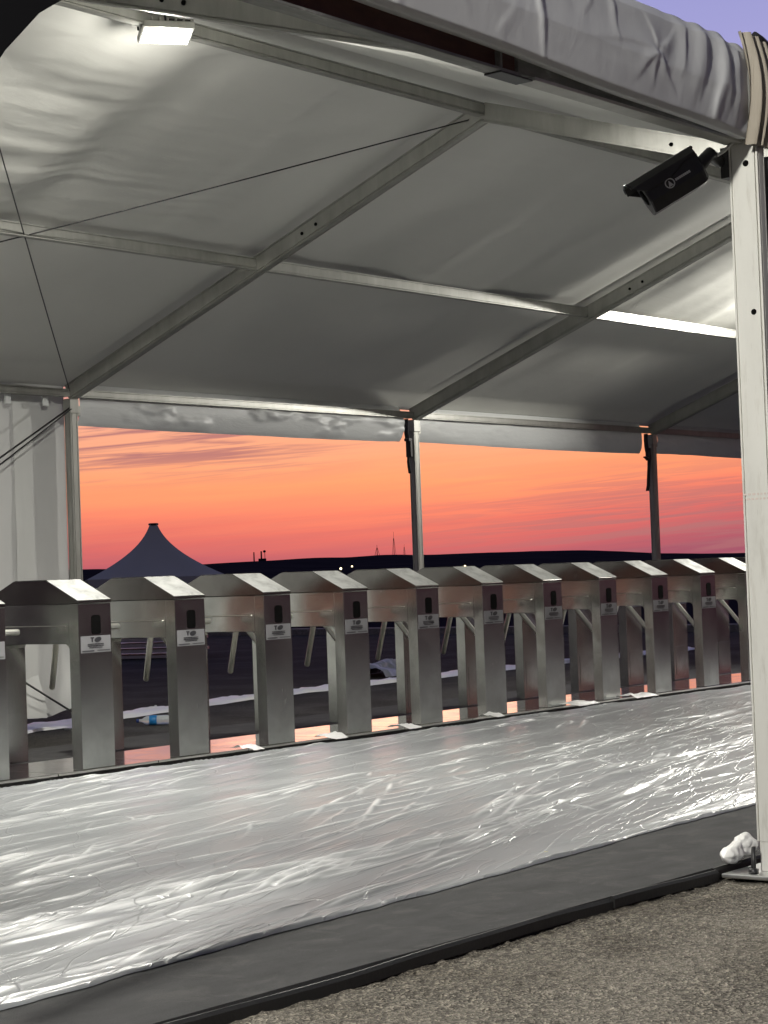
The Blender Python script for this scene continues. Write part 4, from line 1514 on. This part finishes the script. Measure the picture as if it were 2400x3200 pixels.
bt = empty('water_bottle', (0.46, -0.36, 0.040), 'clear water bottle with blue label lying on its side', 'bottle', rz=R(-51))
MB().lathe([(0.012, -0.13), (0.014, -0.105), (0.036, -0.07), (0.038, -0.02), (0.036, 0.0), (0.038, 0.02), (0.038, 0.10), (0.033, 0.112), (0.018, 0.114)], (0, 0, 0), 20, 'X').build('body', M['bottle'], bt)
MB().lathe([(0.0385, -0.045), (0.0395, -0.044), (0.0395, 0.014), (0.0385, 0.015)], (0, 0, 0), 20, 'X').build('label', M['blue'], bt)
MB().lathe([(0.0145, -0.148), (0.015, -0.147), (0.015, -0.128), (0.014, -0.127)], (0, 0, 0), 14, 'X').build('cap', M['water'], bt)

# scraps of film caught at the platform edge
def scrap(x, s_, label, seed):
    rr_ = random.Random(seed)
    a = np.linspace(0, 1, 14)
    A, B = np.meshgrid(a, a)
    X_ = x + s_ * (A - 0.5) + 0.3 * s_ * B
    Y_ = YT - 0.16 * B - 0.015 + 0.02 * fbm(A * 3, B * 3, seed, 2)
    Z_ = 0.052 + 0.035 * np.sin(np.pi * B) * (0.6 + 0.6 * fbm(A * 4, B * 4, seed + 2, 3)) + 0.012 * (1 - B)
    o = grid_object('film_scrap', X_, Y_, Z_, M['filmroll'])
    tag(o, label, 'plastic scrap', 'scraps of film along the platform edge')


for x, s_, lab, sd in ((-1.42, 0.10, 'pale film scrap at the foot of the turnstile before the pagoda tent', 4), (-0.62, 0.16, 'pale film scrap left of the third whole turnstile front', 5),
                       (0.18, 0.16, 'pale film scrap at the foot of the fourth whole turnstile', 6), (1.22, 0.12, 'pale film scrap right of the fifth whole turnstile', 7),
                       (2.35, 0.32, 'wide pale film scrap before the seventh and eighth turnstiles', 8), (3.2, 0.36, 'long pale film scrap under the ninth turnstile front', 9)):
    scrap(x, s_, lab, sd)

for (u_, v_, z_), sz, lab, mk in (((743, 3148, 0.006), 0.010, 'tiny white paper bit on the asphalt under the black carpet edging', 'white'), ((842, 2898, 0.040), 0.012, 'tiny white crumb on the carpet close to the film edge', 'white'),
                                  ((1706, 2668, 0.040), 0.012, 'small yellowish shred at the edge of the floor film', 'yellow'), ((487, 2210, 0.01), 0.02, 'tiny white bit on the dark yard behind the bottle', 'white')):
    d_ = FW + RT * ((u_ - 1200) / 6220.6) - UP * ((v_ - 1600) / 6220.6)
    q_ = CAM + d_ * ((z_ - CAM.z) / d_.z)
    rs_ = random.Random(int(u_))
    pts_ = [(q_.x + sz * rs_.uniform(.5, 1) * math.cos(a_), q_.y + sz * rs_.uniform(.5, 1) * math.sin(a_), z_ + rs_.uniform(0, .5) * sz) for a_ in (0.2, 1.3, 2.6, 3.7, 5.1)]
    top_ = [(x_ * 0.6 + q_.x * 0.4, y_ * 0.6 + q_.y * 0.4, z2 + sz * 0.6) for x_, y_, z2 in pts_]
    sb = MB().add(pts_ + top_, [(0, 1, 2, 3, 4), (9, 8, 7, 6, 5)] + [(i, (i + 1) % 5, 5 + (i + 1) % 5, 5 + i) for i in range(5)])
    tag(sb.build('paper_scrap', M[mk]), lab, 'litter')

# stack of boards on the asphalt behind
def wpt(u, v, z):
    d = FW + RT * ((u - 1200) / 6220.6) - UP * ((v - 1600) / 6220.6)
    t_ = (z - CAM.z) / d.z
    return CAM + d * t_


bs = wpt(300, 2062, 0)
be = wpt(575, 2055, 0)
dv = (be - bs).normalized()
nv = Vector((-dv.y, dv.x, 0))
bst = empty('board_stack', bs, 'low stack of long pale boards lying on the asphalt beyond the turnstiles', 'board stack')
rr_ = random.Random(12)
for i in range(5):
    z = 0.03 + i * 0.085
    for j in range(3):
        o0 = rr_.uniform(-0.3, 0.3)
        Lb = (be - bs).length * rr_.uniform(0.92, 1.12)
        p0 = dv * o0 + nv * (j * 0.32) + Vector((0, 0, z))
        MB().prism([(-0.14, -0.022), (0.14, -0.022), (0.14, 0.022), (-0.14, 0.022)], p0, p0 + dv * Lb).build('board', M['zinc'], bst)

# kerb far back where the lit asphalt ends
k0, k1 = wpt(-900, 1999, 0), wpt(3300, 1965, 0)
MB_k = MB().prism([(-0.15, -0.02), (0.15, -0.02), (0.15, 0.12), (-0.15, 0.12)], k0, k1).build('kerb', M['wornbeam'])
tag(MB_k, kind='structure')
dd = (k1 - k0).normalized()
nn = Vector((-dd.y, dd.x, 0))
if nn.dot(FW) < 0:
    nn = -nn
verge = MB()
a0, a1 = k0 - dd * 400 + nn * 0.3, k1 + dd * 700 + nn * 0.3
far_ = nn * 2200
vs = [a0 + Vector((0, 0, 0.05)), a1 + Vector((0, 0, 0.05)), a1 + far_ + Vector((0, 0, -0.02)), a0 + far_ + Vector((0, 0, -0.02)),
      a0 + nn * 6 + Vector((0, 0, 0.4)), a1 + nn * 6 + Vector((0, 0, 0.4))]
verge.add(vs, [(0, 1, 5, 4), (4, 5, 2, 3)])
tag(verge.build('terrain', M['hill']), kind='structure')

# pagoda tent
ppos = wpt(478, 1830, 0)
PD = 60.0
lat = (478 - 1200) / 6220.6
pc = Vector((CAM.x + fwh[0] * PD + rth[0] * lat * PD, CAM.y + fwh[1] * PD + rth[1] * lat * PD, 0))
mpp = PD / 6220.6
pk = 1.1276 + (1818 - 1637) * mpp
eav = 1.1276 + (1818 - 1803) * mpp
hw = 210 * mpp
pg = empty('pagoda_tent', pc, 'dark pointed pagoda tent standing against the sunset', 'tent', rz=-SUN_AZ + R(8))
mb = MB()
nr = 14
vs, fs = [], []
for i in range(nr + 1):
    f = i / nr
    zz = pk + (eav - pk) * f
    wv = hw * (0.055 + 0.945 * (0.30 * f + 0.70 * f ** 2.1))
    ring_ = []
    for sx_, sy_ in ((-1, -1), (1, -1), (1, 1), (-1, 1)):
        nxt = {(-1, -1): (1, -1), (1, -1): (1, 1), (1, 1): (-1, 1), (-1, 1): (-1, -1)}[(sx_, sy_)]
        for k in range(6):
            g = k / 6
            bow = 1 - 0.10 * math.sin(math.pi * g) * f
            vs.append((wv * (sx_ + (nxt[0] - sx_) * g) * bow, wv * (sy_ + (nxt[1] - sy_) * g) * bow, zz))
for i in range(nr):
    for k in range(24):
        fs.append((i * 24 + k, i * 24 + (k + 1) % 24, (i + 1) * 24 + (k + 1) % 24, (i + 1) * 24 + k))
fs.append(tuple(range(24)))
mb.add(vs, fs, True)
mb.build('canopy', M['pagoda'], pg)
MB().lathe([(hw * 0.075, 0), (hw * 0.075, 0.05), (hw * 0.06, 0.06)], (0, 0, pk - 0.02), 12).build('finial', M['black'], pg)
for sx_ in (-1, 1):
    for sy_ in (-1, 1):
        MB().box((sx_ * hw - 0.04, sy_ * hw - 0.04, 0), (sx_ * hw + 0.04, sy_ * hw + 0.04, eav - 0.003)).build('leg', M['alu'], pg)
MB().box((-hw, -hw - 0.012, eav - 0.25), (hw, -hw + 0.0, eav - 0.002)).build('valance', M['pagoda'], pg)

# masts on the skyline
def mast_tower(u, h_px, w_px, label, cat='mast', name='radio_mast'):
    p0 = skyline(u)
    h_ = h_px * PXM
    w_ = w_px * PXM
    root = empty(name, p0, label, cat)
    mb = MB()
    mb.tube([(0, 0, -1), (0, 0, h_)], [w_ * 0.35, w_ * 0.12], 6)
    mb.build('pole', M['hill'], root)
    lt = MB()
    for sx_, sy_ in ((-1, -1), (1, -1), (1, 1), (-1, 1)):
        lt.tube([(sx_ * w_ * 1.4, sy_ * w_ * 1.4, -1), (sx_ * w_ * 0.15, sy_ * w_ * 0.15, h_ * 0.72)], w_ * 0.16, 4)
    lt.build('lattice', M['hill'], root)
    return root


mast_tower(1174, 33, 4.0, 'short radio mast on the hill left of the dark middle post')
mast_tower(1227, 72, 3.0, 'tallest thin radio mast on the hill left of the dark middle post')
mast_tower(1259, 34, 2.2, 'faint small radio mast closest to the dark middle post')
p0 = skyline(789)
pst = MB().tube([(p0.x, p0.y, p0.z - 1), (p0.x, p0.y, p0.z + 29 * PXM)], [2.2 * PXM, 1.8 * PXM], 8)
tag(pst.build('tower', M['hill']), 'plain slim tower on the hill left of the water tower', 'tower')
p0 = skyline(815)
wtw = empty('water_tower', p0, 'water tower with a round tank beside a slim shaft on the hill', 'water tower')
MB().box((-8 * PXM, -4, -1), (7 * PXM, 4, 8 * PXM)).build('base', M['hill'], wtw)
lx = rth
MB().tube([(-lx[0] * 3 * PXM, -lx[1] * 3 * PXM, 0), (-lx[0] * 3 * PXM, -lx[1] * 3 * PXM, 31 * PXM)], 2.4 * PXM, 8).build('shaft', M['hill'], wtw)
MB().tube([(lx[0] * 8 * PXM, lx[1] * 8 * PXM, 0), (lx[0] * 8 * PXM, lx[1] * 8 * PXM, 27 * PXM)], 1.0 * PXM, 8).build('leg', M['hill'], wtw)
MB().lathe([(0.5, -4 * PXM), (3.4 * PXM, -3 * PXM), (5 * PXM, 0), (3.4 * PXM, 3 * PXM), (0.5, 4 * PXM)], (lx[0] * 7 * PXM, lx[1] * 7 * PXM, 30 * PXM), 14).build('tank', M['hill'], wtw)

# far street lamps
for u, v, lab in ((1065, 1777, 'brighter of two far lamps glowing below the hill'), (1100, 1770, 'fainter of two far lamps glowing below the hill'),
                  (1453, 1770, 'yellow far lamp glowing just above a turnstile lid')):
    d = FW + RT * ((u - 1200) / 6220.6) - UP * ((v - 1600) / 6220.6)
    D_ = 300.0 if u < 1200 else 220.0
    q = CAM + d * D_
    root = empty('street_lamp', (q.x, q.y, 0), lab, 'street lamp')
    MB().tube([(0, 0, 0), (0, 0, q.z)], 0.05, 6).build('pole', M['hill'], root)
    r_ = D_ / 6220.6 * (4.0 if u != 1100 else 2.8)
    MB().lathe([(0.02, -r_), (r_ * 0.8, -r_ * 0.5), (r_, 0), (r_ * 0.8, r_ * 0.5), (0.02, r_)], (0, 0, q.z), 10).build('lamp_head', M['far_lamp'], root)
